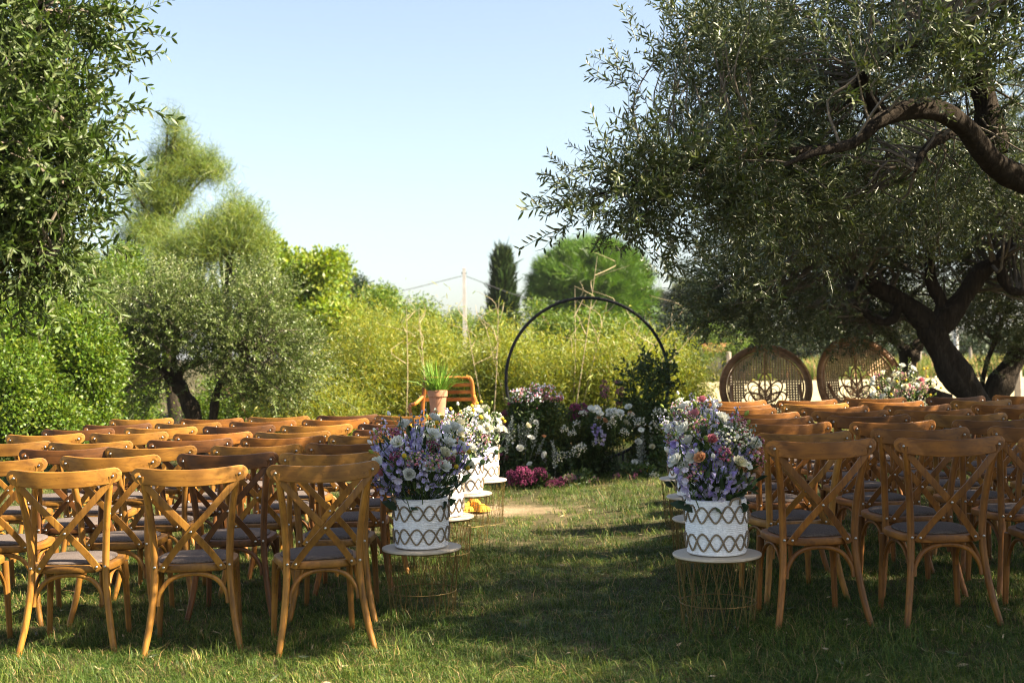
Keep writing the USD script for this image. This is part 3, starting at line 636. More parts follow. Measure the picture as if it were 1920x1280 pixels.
leafy('lime_green_tree', 'lime green leafy tree on the left sloping down to the bamboo', 'tree', b, [b, W(560, 640, 30), W(550, 560, 30)], 0.15,
      [blob(520, 520, 30, 130, 150, 1.2, 110), blob(570, 560, 30, 140, 150, 1.2, 130), blob(620, 610, 30, 120, 120, 1.0, 110), blob(480, 470, 30, 60, 60, .6, 24), blob(660, 640, 30, 90, 90, 1.0, 60)], bright_p, R_(72), 1.0, limbs=5)
b = gW(610, 42)
leafy('tree', 'pale green tree with a ragged top behind the lime green tree', 'tree', b, [b, W(610, 620, 42), W(612, 560, 42)], 0.2,
      [blob(605, 545, 42, 110, 90, 1.5, 90), blob(637, 508, 42, 30, 60, .6, 22), blob(600, 512, 42, 40, 40, .6, 18), blob(640, 585, 42, 90, 70, 1.2, 50)], bright_p, R_(73), 1.1, limbs=4)
b = gW(665, 46)
leafy('evergreen_tree', 'dark evergreen tree right of the lime green tree', 'tree', b, [b, W(665, 620, 46), W(663, 570, 46)], 0.2,
      [blob(662, 562, 46, 50, 60, 1.2, 70), blob(675, 610, 46, 66, 90, 1.2, 100), blob(640, 600, 46, 40, 60, 1, 30), blob(690, 650, 46, 60, 80, 1.2, 50)], dark_p, R_(74), 1.2, limbs=3)
for k, (label, px, top, wid, d) in enumerate([
    ('olive green bushy tree at the left end of the bamboo', 715, 540, 80, 36), ('olive green bushy tree left of the concrete pole', 775, 560, 100, 38), ('low green tree right behind the concrete pole', 840, 572, 90, 56),
    ('rounded green tree behind the bamboo just left of the ring', 912, 582, 70, 58), ('pale green rounded tree inside the top left of the ring', 1030, 558, 130, 40), ('light green domed tree inside the right half of the ring', 1135, 566, 130, 36)]):
    b = gW(px, d); h = 690 - top
    leafy('round_tree', label, 'tree', b, [b, W(px, 650, d), W(px, top + h * 0.4, d)], 0.13, [blob(px, top + h * 0.38, d, wid, h * 0.7, 1.4, 80), blob(px - wid * .2, top + h * .6, d, wid * 0.9, h * 0.7, 1.2, 60), blob(px + wid * .25, top + h * .62, d, wid * 0.8, h * 0.7, 1.2, 60)], bush_p, R_(80 + k), 1.7, limbs=3)
# cypress and umbrella pine
b = gW(943, 62); tb = MB()
cyp = [blob(943, 660 - t * 170, 62, 42 * (1.0 - max(0, t - 0.35) ** 1.3 * 1.45), 34, 0.55 * (1 - max(0, t - 0.4) * 1.2), 44) for t in np.linspace(0, 0.98, 15)]
leafy('cypress_tree', 'slim dark cypress tree between the pole and the ring', 'tree', b, [b, W(943, 600, 62), W(946, 480, 62)], 0.2, cyp, cyp_p, R_(90), 1.15, up=1.2, out=0.35, limbs=1, lump=False)
b = gW(1115, 78)
dome = [blob(1110, 545, 78, 226, 180, 3.6, 620), blob(1110, 500, 78, 170, 90, 2.6, 150), blob(1180, 580, 78, 90, 100, 2.0, 90), blob(1030, 560, 78, 70, 70, 2.0, 70)]
leafy('umbrella_pine', 'broad domed umbrella pine rising behind the ring', 'tree', b, [b, W(1115, 640, 78), W(1110, 560, 78)], 0.35, dome, pine_p, R_(91), 1.25, up=0.6, out=0.9, shell=0.25, limbs=6, limb_r=0.4, lump=False)
# right of the ring
for k, (label, px, top, wid, d, pr) in enumerate([
    ('blue-green bush right of the ring behind the dark foliage', 1262, 620, 70, 40, dark_p), ('mid green tree between the ring and the brown pole', 1300, 590, 90, 58, bush_p), ('green leafy tree behind the left peacock chair', 1390, 610, 110, 55, bush_p),
    ('dark green tree in the low line behind the field, right of the ring', 1250, 575, 80, 95, dark_p), ('dark green tree behind the brown pole', 1330, 580, 90, 100, dark_p), ('dark tree beyond the field seen between the olive trunks', 1720, 610, 160, 108, dark_p),
    ('dark tree beyond the field right of the forked trunk', 1830, 615, 150, 110, dark_p), ('dark tree beyond the field at the right edge', 1950, 600, 160, 112, dark_p), ('dark tree beyond the field above the peacock chairs', 1560, 610, 180, 106, dark_p), ('dark tree beyond the field left of the peacock chairs', 1440, 600, 150, 104, dark_p)]):
    b = gW(px, d); h = 688 - top; s = d / 30
    leafy('background_tree', label, 'tree', b, [b, W(px, 660, d), W(px, top + h * .4, d)], 0.2, [blob(px, top + h * .35, d, wid, h * .7, wid / 2 * d / FOCAL_PX, 80), blob(px - wid * .2, top + h * .65, d, wid, h * .7, wid / 2 * d / FOCAL_PX, 60), blob(px + wid * .22, top + h * .65, d, wid * .9, h * .7, wid / 2 * d / FOCAL_PX, 60)], pr, R_(100 + k), s * 0.75, limbs=2)
for k, (label, px, top, wid) in enumerate([('hazy poplar just right of the umbrella pine', 1245, 540, 36), ('hazy pale poplar far off, second right of the pine', 1275, 535, 34), ('tallest hazy poplar far off above the brown pole', 1305, 520, 40), ('hazy poplar far off behind the olive fringe', 1345, 530, 44), ('hazy poplar far off at the end of the row', 1385, 540, 44)]):
    d = 230; b = gW(px, d); h = 680 - top
    leafy('poplar_tree', label, 'tree', b, [b, W(px, 620, d), W(px, top + 10, d)], 0.3, [blob(px + rb.normal(0, 4), top + h * t, d, wid * (0.55 + 0.6 * t), h * .3, 1.4, 26) for t in (0.12, 0.3, 0.5, 0.7, 0.9)], far_p, R_(120 + k), 1.5, limbs=2)

# bamboo thicket, clump by clump, and its dry canes
CULM = plain('bamboo_culm', (0.42, 0.33, 0.07), 0.45, noise=0.3, scale=6)
DRY = plain('dry_cane', (0.36, 0.28, 0.16), 0.7, noise=0.25, scale=9)
BDEF = [('low green-yellow bamboo clump at the left end of the thicket behind the chairs', 600, 655, 130, 19.5), ('yellow bamboo clump right of the small olive tree', 690, 590, 130, 20.5), ('tall yellow bamboo clump behind the slatted chair', 765, 588, 140, 21.0),
        ('bamboo clump below the concrete pole', 862, 640, 120, 20.5), ('bamboo clump with dry canes left of the ring', 955, 604, 96, 20.0), ('bamboo clump inside the left half of the ring', 1020, 612, 140, 19.5), ('bamboo clump in the middle of the ring', 1095, 622, 130, 19.0),
        ('bamboo clump inside the right half of the ring', 1170, 632, 130, 19.5), ('sparse low bamboo clump right of the ring', 1235, 650, 80, 20.0)]
for k, (label, px, top, wid, d) in enumerate(BDEF):
    rng = R_(140 + k); b = gW(px, d); t = thing('bamboo_clump', label, 'bamboo', b)
    s = d / FOCAL_PX; P, D, culms = [], [], MB()
    for i in range(34):
        x = rng.uniform(-1, 1) * wid * 0.62 * s; y = rng.uniform(-1, 1) * 1.0
        ztop = (EYE_H - (top + (22 if px < 900 else 40) - 662) * s) * (rng.uniform(1.0, 1.12) if i % 9 == 0 else rng.uniform(0.72, 1.05) if i % 3 == 0 else rng.uniform(0.45, 0.85)) if rng.random() < 0.8 else rng.uniform(0.6, 1.2)
        lean = rng.normal(0, 0.13, 2); pts = np.array([[x + lean[0] * u * u * ztop, y + lean[1] * u * u * ztop, u * ztop] for u in np.linspace(0, 1, 6)])
        culms.add(tube(pts, np.linspace(0.012, 0.003, 6), 4))
        m = int(25 * ztop / 2.2) + 6
        u = rng.uniform(0.05, 1, m) ** 0.62; q = np.stack([np.interp(u, np.linspace(0, 1, 6), pts[:, a]) for a in range(3)], 1)
        P.append(q + rng.normal(0, 1, (m, 3)) * (0.03 + 0.13 * (1 - u))[:, None] * (1, 1, .6)); D.append(unit(np.c_[rng.normal(0, 0.45, (m, 2)), np.full(m, 0.8)]))
    culms.build('culms', CULM, t, smooth=True, kind='stuff')
    P, D = np.vstack(P), np.vstack(D); P[:, 2] = np.maximum(P[:, 2], 0.05)
    scatter(t, 'crown', bamboo_p, P, D, rng.uniform(0.9, 1.6, len(P)), rng)
for k, (x0, y0, x1, y1, d, where) in enumerate([(905, 760, 870, 575, 18.4, 'left of the ring, leaning left'), (925, 770, 935, 560, 18.2, 'left of the ring, nearly upright'), (950, 760, 905, 590, 18.6, 'crossing behind the left side of the ring'), (760, 760, 762, 575, 19.0, 'upright among the left bamboo'), (795, 720, 785, 580, 19.2, 'beside the upright one in the left bamboo'),
                                             (1085, 720, 1120, 480, 17.8, 'tallest, rising above the top of the ring'), (1098, 740, 1140, 560, 18.0, 'leaning right inside the ring'), (1070, 760, 1078, 540, 18.2, 'upright inside the ring'), (1150, 740, 1290, 570, 18.0, 'slanting out across the right side of the ring'), (1180, 760, 1330, 590, 18.1, 'longest of those slanting right of the ring'), (1140, 740, 1210, 590, 18.3, 'slanting inside the right half of the ring')]):
    a, e = W(x0, y0, d), W(x1, y1, d + 0.1); a = a - (e - a) * (a[2] / (e[2] - a[2])); rng = R_(170 + k)
    t = thing('dry_cane', f'bare straw-coloured dry cane, {where}', 'dry cane', a); e = e - a
    put(t, 'cane', tube(curve([(0, 0, 0), e * 0.5 + rng.normal(0, 0.03, 3), e], 10), np.linspace(0.011, 0.003, 11), 5), DRY, True)
    for q in (0.6, 0.72, 0.82, 0.9):
        s = e * q; put(t, 'side_shoot', tube(curve([s, s + np.array([rng.normal(0, 0.12), rng.normal(0, 0.1), 0.18]), s + np.array([rng.normal(0, 0.2), rng.normal(0, 0.1), 0.34])], 5), np.linspace(0.006, 0.002, 6), 4), DRY, True)

# poles, wires, hut, fence posts
CONCRETE = plain('pole_concrete', (0.42, 0.4, 0.37), 0.85, noise=0.2, scale=3); POLEWOOD = plain('pole_wood', (0.16, 0.1, 0.06), 0.85, noise=0.3, scale=6); WIRE = plain('wire_black', (0.03, 0.03, 0.035), 0.6)
dp = 48.0; pb = gW(873, dp); pt = W(870, 504, dp)
t = thing('utility_pole', 'pale concrete utility pole above the bamboo with wires', 'utility pole', pb)
e = pt - pb; put(t, 'pole', loft([[(x * w + e[0] * u, y * w + e[1] * u, e[2] * u) for x, y in ((-1, -1), (1, -1), (1, 1), (-1, 1))] for u, w in ((0, .09), (.5, .075), (1, .055))]), CONCRETE)
put(t, 'cap', box((0.12, 0.12, 0.03), e + (0, 0, 0.017), 0.008), CONCRETE)
for s in (-0.075, 0.075): put(t, 'insulator', moved(lathe([(0, 0), (0.015, 0.0), (0.022, 0.03), (0.014, 0.05), (0.02, 0.07), (0.0, 0.09)], 8), None, e + (s, 0, -0.2)), WIRE, True); None
for (x1, y1, d1, lab) in ((560, 556, 44, 'power line sagging left from the concrete pole'), (1060, 566, 70, 'power line sagging right from the concrete pole behind the cypress')):
    a = pt + np.array([0, 0, -0.25]); z = W(x1, y1, d1); mid = (a + z) / 2 - (0, 0, 0.28)
    say(put(None, 'power_line', tube(curve([a, mid, z], 16), 0.014, 4), WIRE, True), lab, 'power line')
pb = gW(1326, 72); pt = W(1325, 545, 72); t = thing('wooden_pole', 'thin brown wooden pole right of the ring among distant trees', 'pole', pb); e = pt - pb
put(t, 'pole', tube([(0, 0, 0), e * .5, e], [0.17, 0.15, 0.12], 8), POLEWOOD, True); put(t, 'crossarm', box((1.0, 0.1, 0.1), e - (0, 0, 0.4), 0.01), POLEWOOD)
pb = gW(1793, 90); pt = W(1792, 600, 90); t = thing('pale_pole', 'pale weathered pole seen through the gap beside the forked olive trunk', 'pole', pb); e = pt - pb
put(t, 'pole', tube([(0, 0, 0), e * .5, e], [0.2, 0.18, 0.14], 8), CONCRETE, True); put(t, 'footing', box((0.6, 0.6, 0.3), (0, 0, 0.15), 0.03), CONCRETE)
hb = gW(1345, 62); t = thing('hut', 'small rendered hut with an orange tiled roof far behind the left peacock chair', 'hut', hb)
WALLC = plain('hut_render', (0.5, 0.4, 0.3), 0.9, noise=0.2, scale=2); TILE = plain('roof_tile', (0.42, 0.15, 0.06), 0.8, noise=0.3, scale=4); DARKW = plain('dark_opening', (0.03, 0.03, 0.03), 0.4)
put(t, 'wall', box((1.5, 1.6, 1.3), (0, 0, 0.63)), WALLC); put(t, 'door', box((0.4, 0.05, 0.9), (0.3, -0.81, 0.45)), DARKW)
put(t, 'roof', loft([[(-1, -1.1, 1.285), (1, -1.1, 1.285), (1, 1.1, 1.285), (-1, 1.1, 1.285)], [(-1, -1.1, 1.35), (1, -1.1, 1.35), (1, 1.1, 1.35), (-1, 1.1, 1.35)], [(-1, -0.05, 1.75), (1, -0.05, 1.75), (1, 0.05, 1.75), (-1, 0.05, 1.75)]]), TILE)
POST = plain('fence_post_wood', (0.28, 0.23, 0.18), 0.9, noise=0.3, scale=10)
for px, d, h, lab in ((1908, 26, 0.85, 'squat grey fence post at the right edge of the field'), (1367, 48, 1.3, 'grey fence post left of the left peacock chair'), (1283, 50, 1.2, 'grey fence post right of the ring'), (1725, 70, 1.5, 'thin grey post in the meadow beside the dark olive trunk'), (1820, 74, 1.3, 'thin grey post in the meadow right of the forked trunk')):
    b = gW(px, d); w = 0.09 if d < 40 else 0.1; t = thing('fence_post', lab, 'fence post', b)
    put(t, 'post', tube([(0, 0, 0), (0.01, 0, h * .5), (0.0, 0, h)], [w, w * .95, w * .9], 7), POST); put(t, 'chamfered_top', lathe([(0, h + w * .4), (w * .6, h + w * .3), (w * .9, h + 0.001)][::-1], 7), POST)
sb = W(1742, 790, 16.0); sb[2] = float(ground_z(sb[0], sb[1]))
t = thing('tree_stump', 'low dark hollow stump left of the forked olive trunk', 'stump', sb)
zt = W(1745, 725, 16)[2] - sb[2]
put(t, 'stump', limb_mesh([(0.1, 0, -0.05), (0.05, 0, zt * .4), (-0.05, 0.0, zt * .8), (-0.12, 0, zt)], 0.3, 0.14, 10, 12, 0.25, 4), BARK, True)
put(t, 'root', limb_mesh([(0.02, 0, zt * .75), (0.18, -0.02, zt * .6), (0.33, 0, zt * .25), (0.42, 0, -0.05)], 0.15, 0.1, 8, 9, 0.2, 6), BARK, True)

# ------------------------------------------------------------------ cross-back chairs
def superellipse(rx, ry, n, pw, back=1.0):
    a = np.linspace(0, 2 * np.pi, n, endpoint=False); c, s = np.cos(a), np.sin(a)
    x = rx * np.sign(c) * np.abs(c) ** (2 / pw); y = ry * np.sign(s) * np.abs(s) ** (2 / pw)
    return np.stack([x * (1 + (back - 1) * (0.5 - y / (2 * ry))), y], 1)


def loft_plan(plan, levels, dz=lambda p: 0.0):
    return loft([[(p[0] * s, p[1] * s, z) for p in plan] for s, z in levels])


def make_chair(tone, label, loc, rotz, group):
    """A bentwood cross-back chair; the sitter faces +y, the back is at -y."""
    wx, wy, wz = (WOOD[(tone, a)] for a in 'xyz')
    t = thing('cross_back_chair', label, 'chair', loc, rotz, group)
    plan = superellipse(0.212, 0.205, 36, 3.2, 0.9)
    st = put(t, 'seat', loft_plan(plan, [(0.95, 0.386), (0.99, 0.391), (1.0, 0.398), (1.0, 0.414), (0.985, 0.421), (0.95, 0.424)]), wy, 32)
    put(st, 'cushion', loft_plan(superellipse(0.178, 0.172, 36, 3.0, 0.92), [(0.99, 0.4245), (1.0, 0.429), (0.985, 0.436), (0.9, 0.4425), (0.7, 0.447), (0.4, 0.449)]), FABRIC, True)
    for s in (-1, 1):
        pts = curve([(s * .228, -.262, -0.01), (s * .198, -.225, .14), (s * .178, -.2, .30), (s * .172, -.19, .42), (s * .178, -.2, .56), (s * .192, -.226, .70), (s * .208, -.252, .80), (s * .214, -.262, .852)], 22)
        rr = np.interp(np.linspace(0, 1, 23), [0, .15, .5, .85, 1], [.0145, .0165, .0175, .0165, .014])
        put(t, 'back_leg', tube(pts, rr, 12), wz, 40)
        put(t, 'front_leg', tube(curve([(s * .197, .175, -0.01), (s * .189, .168, .2), (s * .182, .158, .388)], 8), np.linspace(.0135, .0185, 9), 12), wz, 40)
        # side hoop
        put(t, 'hoop_brace', tube(curve([(s * .186, .152, .225), (s * .184, .135, .285), (s * .178, .08, .352), (s * .172, 0, .376), (s * .17, -.09, .352), (s * .174, -.165, .285), (s * .178, -.186, .235)], 18), .0095, 8), wz, 40)
    put(t, 'hoop_brace', tube(curve([(-.163, -.2, .236), (-.155, -.195, .285), (-.115, -.19, .345), (-.06, -.186, .372), (0, -.184, .379), (.06, -.186, .372), (.115, -.19, .345), (.155, -.195, .285), (.163, -.2, .236)], 26), .0115, 9), wz, 40)
    # top rail: a bent board with rounded ends, its middle bowed back
    rings = []
    for u in np.r_[-np.cos(np.linspace(0, .62, 9)), np.linspace(-.78, .78, 17), np.cos(np.linspace(.62, 0, 9))]:
        x = .262 * u; y = -.304 + .066 * u * u; h = .0365 + .003 * (1 - u * u); e = max(0, (abs(u) - .86) / .14); h *= math.sqrt(max(1 - e * e * 0.97, 0.02)); zc = .859 - .019 * (1 - u * u)
        w = .0105; nx, ny = unit([-.124 * u, .262])
        sec = [(-w, -h * .9), (-w * .75, -h), (w * .75, -h), (w, -h * .9), (w, h * .9), (w * .6, h), (-w * .6, h), (-w, h * .9)]
        rings.append([(x + a * nx, y + a * ny, zc + b) for a, b in sec])
    put(t, 'top_rail', loft(rings), wx, 50)
    # crossing slats, screwed to the back of the rail and the rear of the seat
    for s in (-1, 1):
        c = curve([(s * .236, -.262, .868), (s * .222, -.264, .835), (s * .105, -.268 - .008 * s, .70), (0, -.252 - .0055 * s, .585), (-s * .08, -.222 - .003 * s, .49), (-s * .138, -.201, .408), (-s * .145, -.199, .397)], 24)
        tg = unit(np.gradient(c, axis=0)); sd = unit(np.cross(tg, [0, 1.0, 0])); nn = np.cross(tg, sd)
        hw = .0155 * np.sqrt(np.clip(1 - np.clip((np.abs(np.linspace(-1, 1, 25)) - .93) / .07, 0, 1) ** 2 * .8, .02, 1))
        put(t, 'cross_slat', loft([[c[i] + sd[i] * a * hw[i] + nn[i] * b for a, b in ((-1, -.0035), (-.85, -.0045), (.85, -.0045), (1, -.0035), (1, .0035), (.85, .0045), (-.85, .0045), (-1, .0035))] for i in range(25)]), wz, 40)
    head = lathe([(0.0001, 0.004), (.004, .0035), (.0062, .0015), (.0065, 0), (.0065, -.004)], 10)
    Ry = np.array([[1, 0, 0], [0, 0, -1.0], [0, 1, 0]])
    for x, y, z in ((-.228, -.27, .852), (.228, -.27, .852), (0, -.2625, .585), (-.132, -.2075, .416), (.132, -.2075, .416), (-.172, -.2085, .418), (.172, -.2085, .418)):
        put(t, 'screw', moved(head, Ry, (x, y - .002, z)), METAL, True)
    return t


rc = np.random.default_rng(77)
ORD = ['first', 'second', 'third', 'fourth', 'fifth', 'sixth', 'seventh']
ROWN = ['front-most', 'second nearest', 'third nearest', 'fourth nearest', 'fifth nearest', 'sixth nearest', 'seventh nearest', 'farthest']
first_of = {}
for side in ('left', 'right'):
    for r in range(8):
        y = 6.26 + 0.69 * r
        for k in range(6):
            x = (-.975 - .583 * k + .02 * r) if side == 'left' else (1.42 + .61 * k + .052 * r)
            if k > 4 and side == 'left': continue
            if side == 'right': y = 6.25 + .66 * r
            xx, yy = x + rc.normal(0, .018), y + rc.normal(0, .02)
            rot = rc.normal(4.0, 5.0)
            q = rc.random()
            if abs(xx) - .3 > yy * 0.403: continue
            tone = 'honey' if (r == 0 or q < .5) else ('amber' if q < .8 else 'brown')
            if side == 'right': tone = 'amber' if q < .6 else 'brown' if q < .8 else 'honey'
            lab = f'cross-back wooden chair, {ORD[k]} from the aisle in the {ROWN[r]} row {side} of the aisle'
            loc = (xx, yy, float(ground_z(xx, yy)) + rc.normal(0, .004)); grp = f'chairs in rows {side} of the aisle'
            if tone in first_of: copy_thing(first_of[tone], 'cross_back_chair', lab, 'chair', loc, rot, grp)
            else: first_of[tone] = make_chair(tone, lab, loc, rot, grp)

# ------------------------------------------------------------------ wire tables, rope baskets
TOP = plain('tabletop_beech', (0.5, 0.42, 0.32), 0.5, noise=0.08, scale=12); BRASS = plain('brass_wire', (0.17, 0.115, 0.035), 0.45, 0.6); 
COTTON = M('cotton_rope', {'x': ('texture_coordinate', {}), 'n': ('noise_texture', {'scale': 70.0, 'detail': 4.0}), 'r': ('rgb_ramp', {'ramp': [(0.3, (0.66, 0.65, 0.65)), (0.7, (0.83, 0.83, 0.84))]}), 'b': ('bump', {'strength': 0.15, 'distance': 0.002}), 'p': ('principled_bsdf', {'roughness': 0.9, 'specular_ior_level': 0.1})},
           [('x.object', 'n.vector'), ('n.fac', 'r.fac'), ('r.color', 'p.base_color'), ('n.fac', 'b.height'), ('b.normal', 'p.normal')], 'p.BSDF')
JUTE = plain('jute_cord', (0.2, 0.15, 0.095), 0.95, noise=0.4, scale=150, bump=0.5)
TABLE_H = 0.362


def make_table(label, loc, grp):
    t = thing('wire_side_table', label, 'side table', loc, 0, grp)
    put(t, 'tabletop', lathe([(0.0001, .347), (.2, .347), (.21, .349), (.213, .353), (.213, .36), (.2105, .3625), (.206, .362), (.2, .3605), (0.0001, .3605)], 48), TOP, 35)
    a = np.linspace(0, 2 * np.pi, 40, endpoint=False)
    for r, z in ((.198, .344), (.183, .13), (.172, .006)):
        put(t, 'ring', tube(np.stack([r * np.cos(a), r * np.sin(a), np.full(40, z)], 1), .0026, 6, closed=True), BRASS, True)
    rad = lambda z: .172 + (.198 - .172) * z / .344
    for k in range(18):
        for s in (-1, 1):
            a0 = 2 * np.pi * k / 18; pts = []
            for u in np.linspace(0, 1, 5):
                z = .006 + .338 * u; an = a0 + s * .33 * u; pts.append((rad(z) * math.cos(an), rad(z) * math.sin(an), z))
            put(t, 'wire', tube(pts, .0017, 4), BRASS, True)
    return t


def make_basket(label, loc, rot, grp):
    t = thing('rope_basket', label, 'basket', loc, rot, grp)
    prof = [(0.0001, .004), (.12, .0), (.136, .004)]
    R = lambda z: .140 + .006 * math.sin(z / .268 * math.pi) + .002 * z / .268
    for i in range(27):
        z = .008 + i * .0094
        for u in (0.0, .25, .5, .75): prof.append((R(z) + .0032 * math.sin(math.pi * u) - .0016, z + .0094 * u))
    prof += [(R(.262), .263), (R(.262) - .006, .266), (R(.262) - .011, .262), (.13, .2), (.128, .02)]
    v, f = lathe(prof, 56)
    v[:, :2] *= (1 + 0.012 * meshkit.fbm(np.c_[v[:, :2] * 4, v[:, 2] * 2]))[:, None]
    put(t, 'body', (v, f), COTTON, True)
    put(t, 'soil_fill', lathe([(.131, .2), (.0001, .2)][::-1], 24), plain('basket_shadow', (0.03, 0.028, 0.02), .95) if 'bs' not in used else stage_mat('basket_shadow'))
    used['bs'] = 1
    a = np.linspace(0, 2 * np.pi, 168, endpoint=False)
    for zc in (.07, .195):
        for s in (-1, 1):
            w = np.sin(7 * a + (0 if s > 0 else np.pi) + .22 * np.sin(2 * a + 9 * zc) + .12 * np.sin(7 * a + s)); z = zc + (.038 + .004 * np.sin(3 * a + s + 20 * zc)) * w + .004 * np.sin(a + 30 * zc)
            r = np.array([R(q) for q in z]) + .0042 + s * .0022 * np.cos(7 * a)
            put(t, 'zigzag_cord', tube(np.stack([r * np.cos(a), r * np.sin(a), z], 1), .0047, 6, closed=True), JUTE, True)
    for s in (-1, 1):
        put(t, 'handle', tube(curve([(s * .147, -.03, .245), (s * .155, -.024, .268), (s * .16, 0, .276), (s * .155, .024, .268), (s * .147, .03, .245)], 12), .006, 7), JUTE, True)
    return t


def stage_mat(n): return UsdShade.Material.Get(stage, f'/World/Looks/{n}')


WHERE = ['nearest of the row', 'second from the front', 'third from the front', 'fourth, farthest from the front']
TABS = [('left', -.504, 6.88), ('left', -.475, 8.18), ('left', -.38, 9.5), ('left', -.275, 10.5), ('right', .97, 6.18), ('right', 1.12, 7.38), ('right', 1.215, 8.45), ('right', 1.3, 9.6), ('back', 3.86, 12.7)]
tab0 = bas0 = None; SPOTS = []
cnt = {'left': 0, 'right': 0, 'back': 0}
for side, x, y in TABS:
    i = cnt[side]; cnt[side] += 1; z = float(ground_z(x, y))
    where = f'{side} of the aisle, {WHERE[i]}' if side != 'back' else 'before the right peacock chair'
    ln, lb = f'round wire side table {where}', f'white rope basket with jute zigzags, {where}'
    if tab0 is None: tab0 = make_table(ln, (x, y, z), 'wire tables along the aisle'); bas0 = make_basket(lb, (x, y, z + TABLE_H), 20, 'rope baskets on the wire tables')
    else: copy_thing(tab0, 'wire_side_table', ln, 'side table', (x, y, z), rc.uniform(0, 360), 'wire tables along the aisle'); copy_thing(bas0, 'rope_basket', lb, 'basket', (x, y, z + TABLE_H), rc.uniform(0, 360), 'rope baskets on the wire tables')
    SPOTS.append((side, i, x, y, z + TABLE_H, where))

# ------------------------------------------------------------------ flowers
WHITE, CREAM, LILAC, VIOLET, PALE, PINK, PEACH, YEL, MAG, GRN, DKG, SILV, LIME = (.8, .8, .74), (.78, .74, .55), (.5, .46, .73), (.34, .27, .58), (.64, .61, .78), (.66, .25, .3), (.72, .4, .22), (.62, .45, .03), (.24, .035, .11), (.07, .12, .03), (.022, .045, .016), (.3, .34, .31), (.25, .32, .06)


def petal(L, w, cup, curl, n=3):
    v, f = [], []
    for i in range(n + 1):
        u = i / n; ww = w * (0.25 + 0.75 * math.sin(min(1.0, u * 1.15) * math.pi * .62)) * (1 if u < .95 else .72); z = L * math.sin(cup * u) / max(cup, .05) if cup > .05 else 0; r = L * (1 - math.cos(cup * u)) / max(cup, .05) if cup > .05 else L * u
        a = cup; r, z = L * u * math.cos(a) + L * curl * u * u, L * u * math.sin(a) - L * curl * .6 * u ** 3
        for s in (-1, 0, 1): v.append((r - abs(s) * 0.06 * L * 0, s * ww / 2, z + abs(s) * w * .14))
    for i in range(n):
        for s in (0, 1):
            a = i * 3 + s; f += [(a, a + 3, a + 4), (a, a + 4, a + 1)]
    return np.array(v), np.array(f)


RZ = lambda a: np.array([[math.cos(a), -math.sin(a), 0], [math.sin(a), math.cos(a), 0], [0, 0, 1.0]])


def stem(m, L, col=GRN, r=.0022): m.add(tube(curve([(0, 0, 0), (rf.normal(0, .02) * L, rf.normal(0, .02) * L, -L * .5), (0, 0, -L)], 4), r, 4), col)


rf = np.random.default_rng(101)


def rose(size, col, whorls=((5, 1.0, .85, .1), (5, .95, 1.12, .0), (5, .84, 1.28, -.06), (4, .68, 1.42, -.1), (3, .5, 1.5, -.1)), centre=None, st=.2):
    m = MB(); col = np.array(col)
    for k, (n, s, cup, curl) in enumerate(whorls):
        for i in range(n):
            p = petal(size * s, size * .95 * s, cup + rf.normal(0, .08), curl, 3)
            g = rf.uniform(.9, 1.06) * (1 - .03 * k); t = np.linspace(0, 1, 4).repeat(3)[:, None]
            c = col * g * (0.86 + .14 * t) + np.array([.0, .03, -.02]) * (1 - t)
            m.add(moved(p, RZ(2 * np.pi * i / n + k * .6 + rf.normal(0, .1)), (0, 0, .004 * k)), np.clip(c, 0, .88))
    if centre is not None: s = trimesh.creation.icosphere(1, size * .2); m.add((s.vertices + (0, 0, size * .3), s.faces), centre)
    for i in range(5): m.add(moved(leaf(size * .5, size * .18, .1, -.2, False), RZ(i * 1.257) @ np.array([[0, 0, 1.0], [1, 0, 0], [0, 1, 0]]), (0, 0, -.004)), GRN)
    stem(m, st); return m.get3()


def bell(size, col, n=5):
    m = MB(); col = np.array(col)
    for i in range(n):
        p = petal(size, size * .85, 1.15, .28, 2); m.add(moved(p, RZ(2 * np.pi * i / n)), np.clip(col * rf.uniform(.8, 1.2), 0, .9))
    return m.get3()


def spike(L, n, size, cols, tip=None, wid=.028):
    """An upright stem set with florets: delphinium, snapdragon, stock."""
    m = MB(); 
    for i in range(n):
        u = i / (n - 1); z = -L * (1 - u) ** 1.0; a = i * 2.4; s = size * (1 - .55 * u) * rf.uniform(.85, 1.15)
        d = np.array([math.cos(a), math.sin(a), .25 + .6 * u]); c = np.array(cols[rf.integers(len(cols))]) * rf.uniform(.8, 1.15)
        if tip is not None and u > .75: c = np.array(tip)
        m.add(moved(bell(s, c, 5), frame(d), np.array([math.cos(a), math.sin(a), 0]) * wid * (1 - .6 * u) * .6 + (0, 0, z)))
    stem(m, L + .14, GRN, .003); return m.get3()


def hanging(L, n, size, cols):
    """A leafy stalk with nodding bells."""
    m = MB()
    for i in range(n):
        u = (i + .5) / n; a = i * 2.2; z = -L * (1 - u); d = np.array([math.cos(a), math.sin(a), -.35]); out = np.array([math.cos(a), math.sin(a), 0]) * rf.uniform(.02, .045)
        m.add(moved(bell(size * rf.uniform(.8, 1.2), np.array(cols[rf.integers(len(cols))]) * rf.uniform(.85, 1.15)), frame(d), out + (0, 0, z)))
        m.add(tube([(0, 0, z - .01), out * .5 + (0, 0, z + .008), out + (0, 0, z)], .0013, 3), GRN)
    stem(m, L + .15, GRN, .0025); return m.get3()


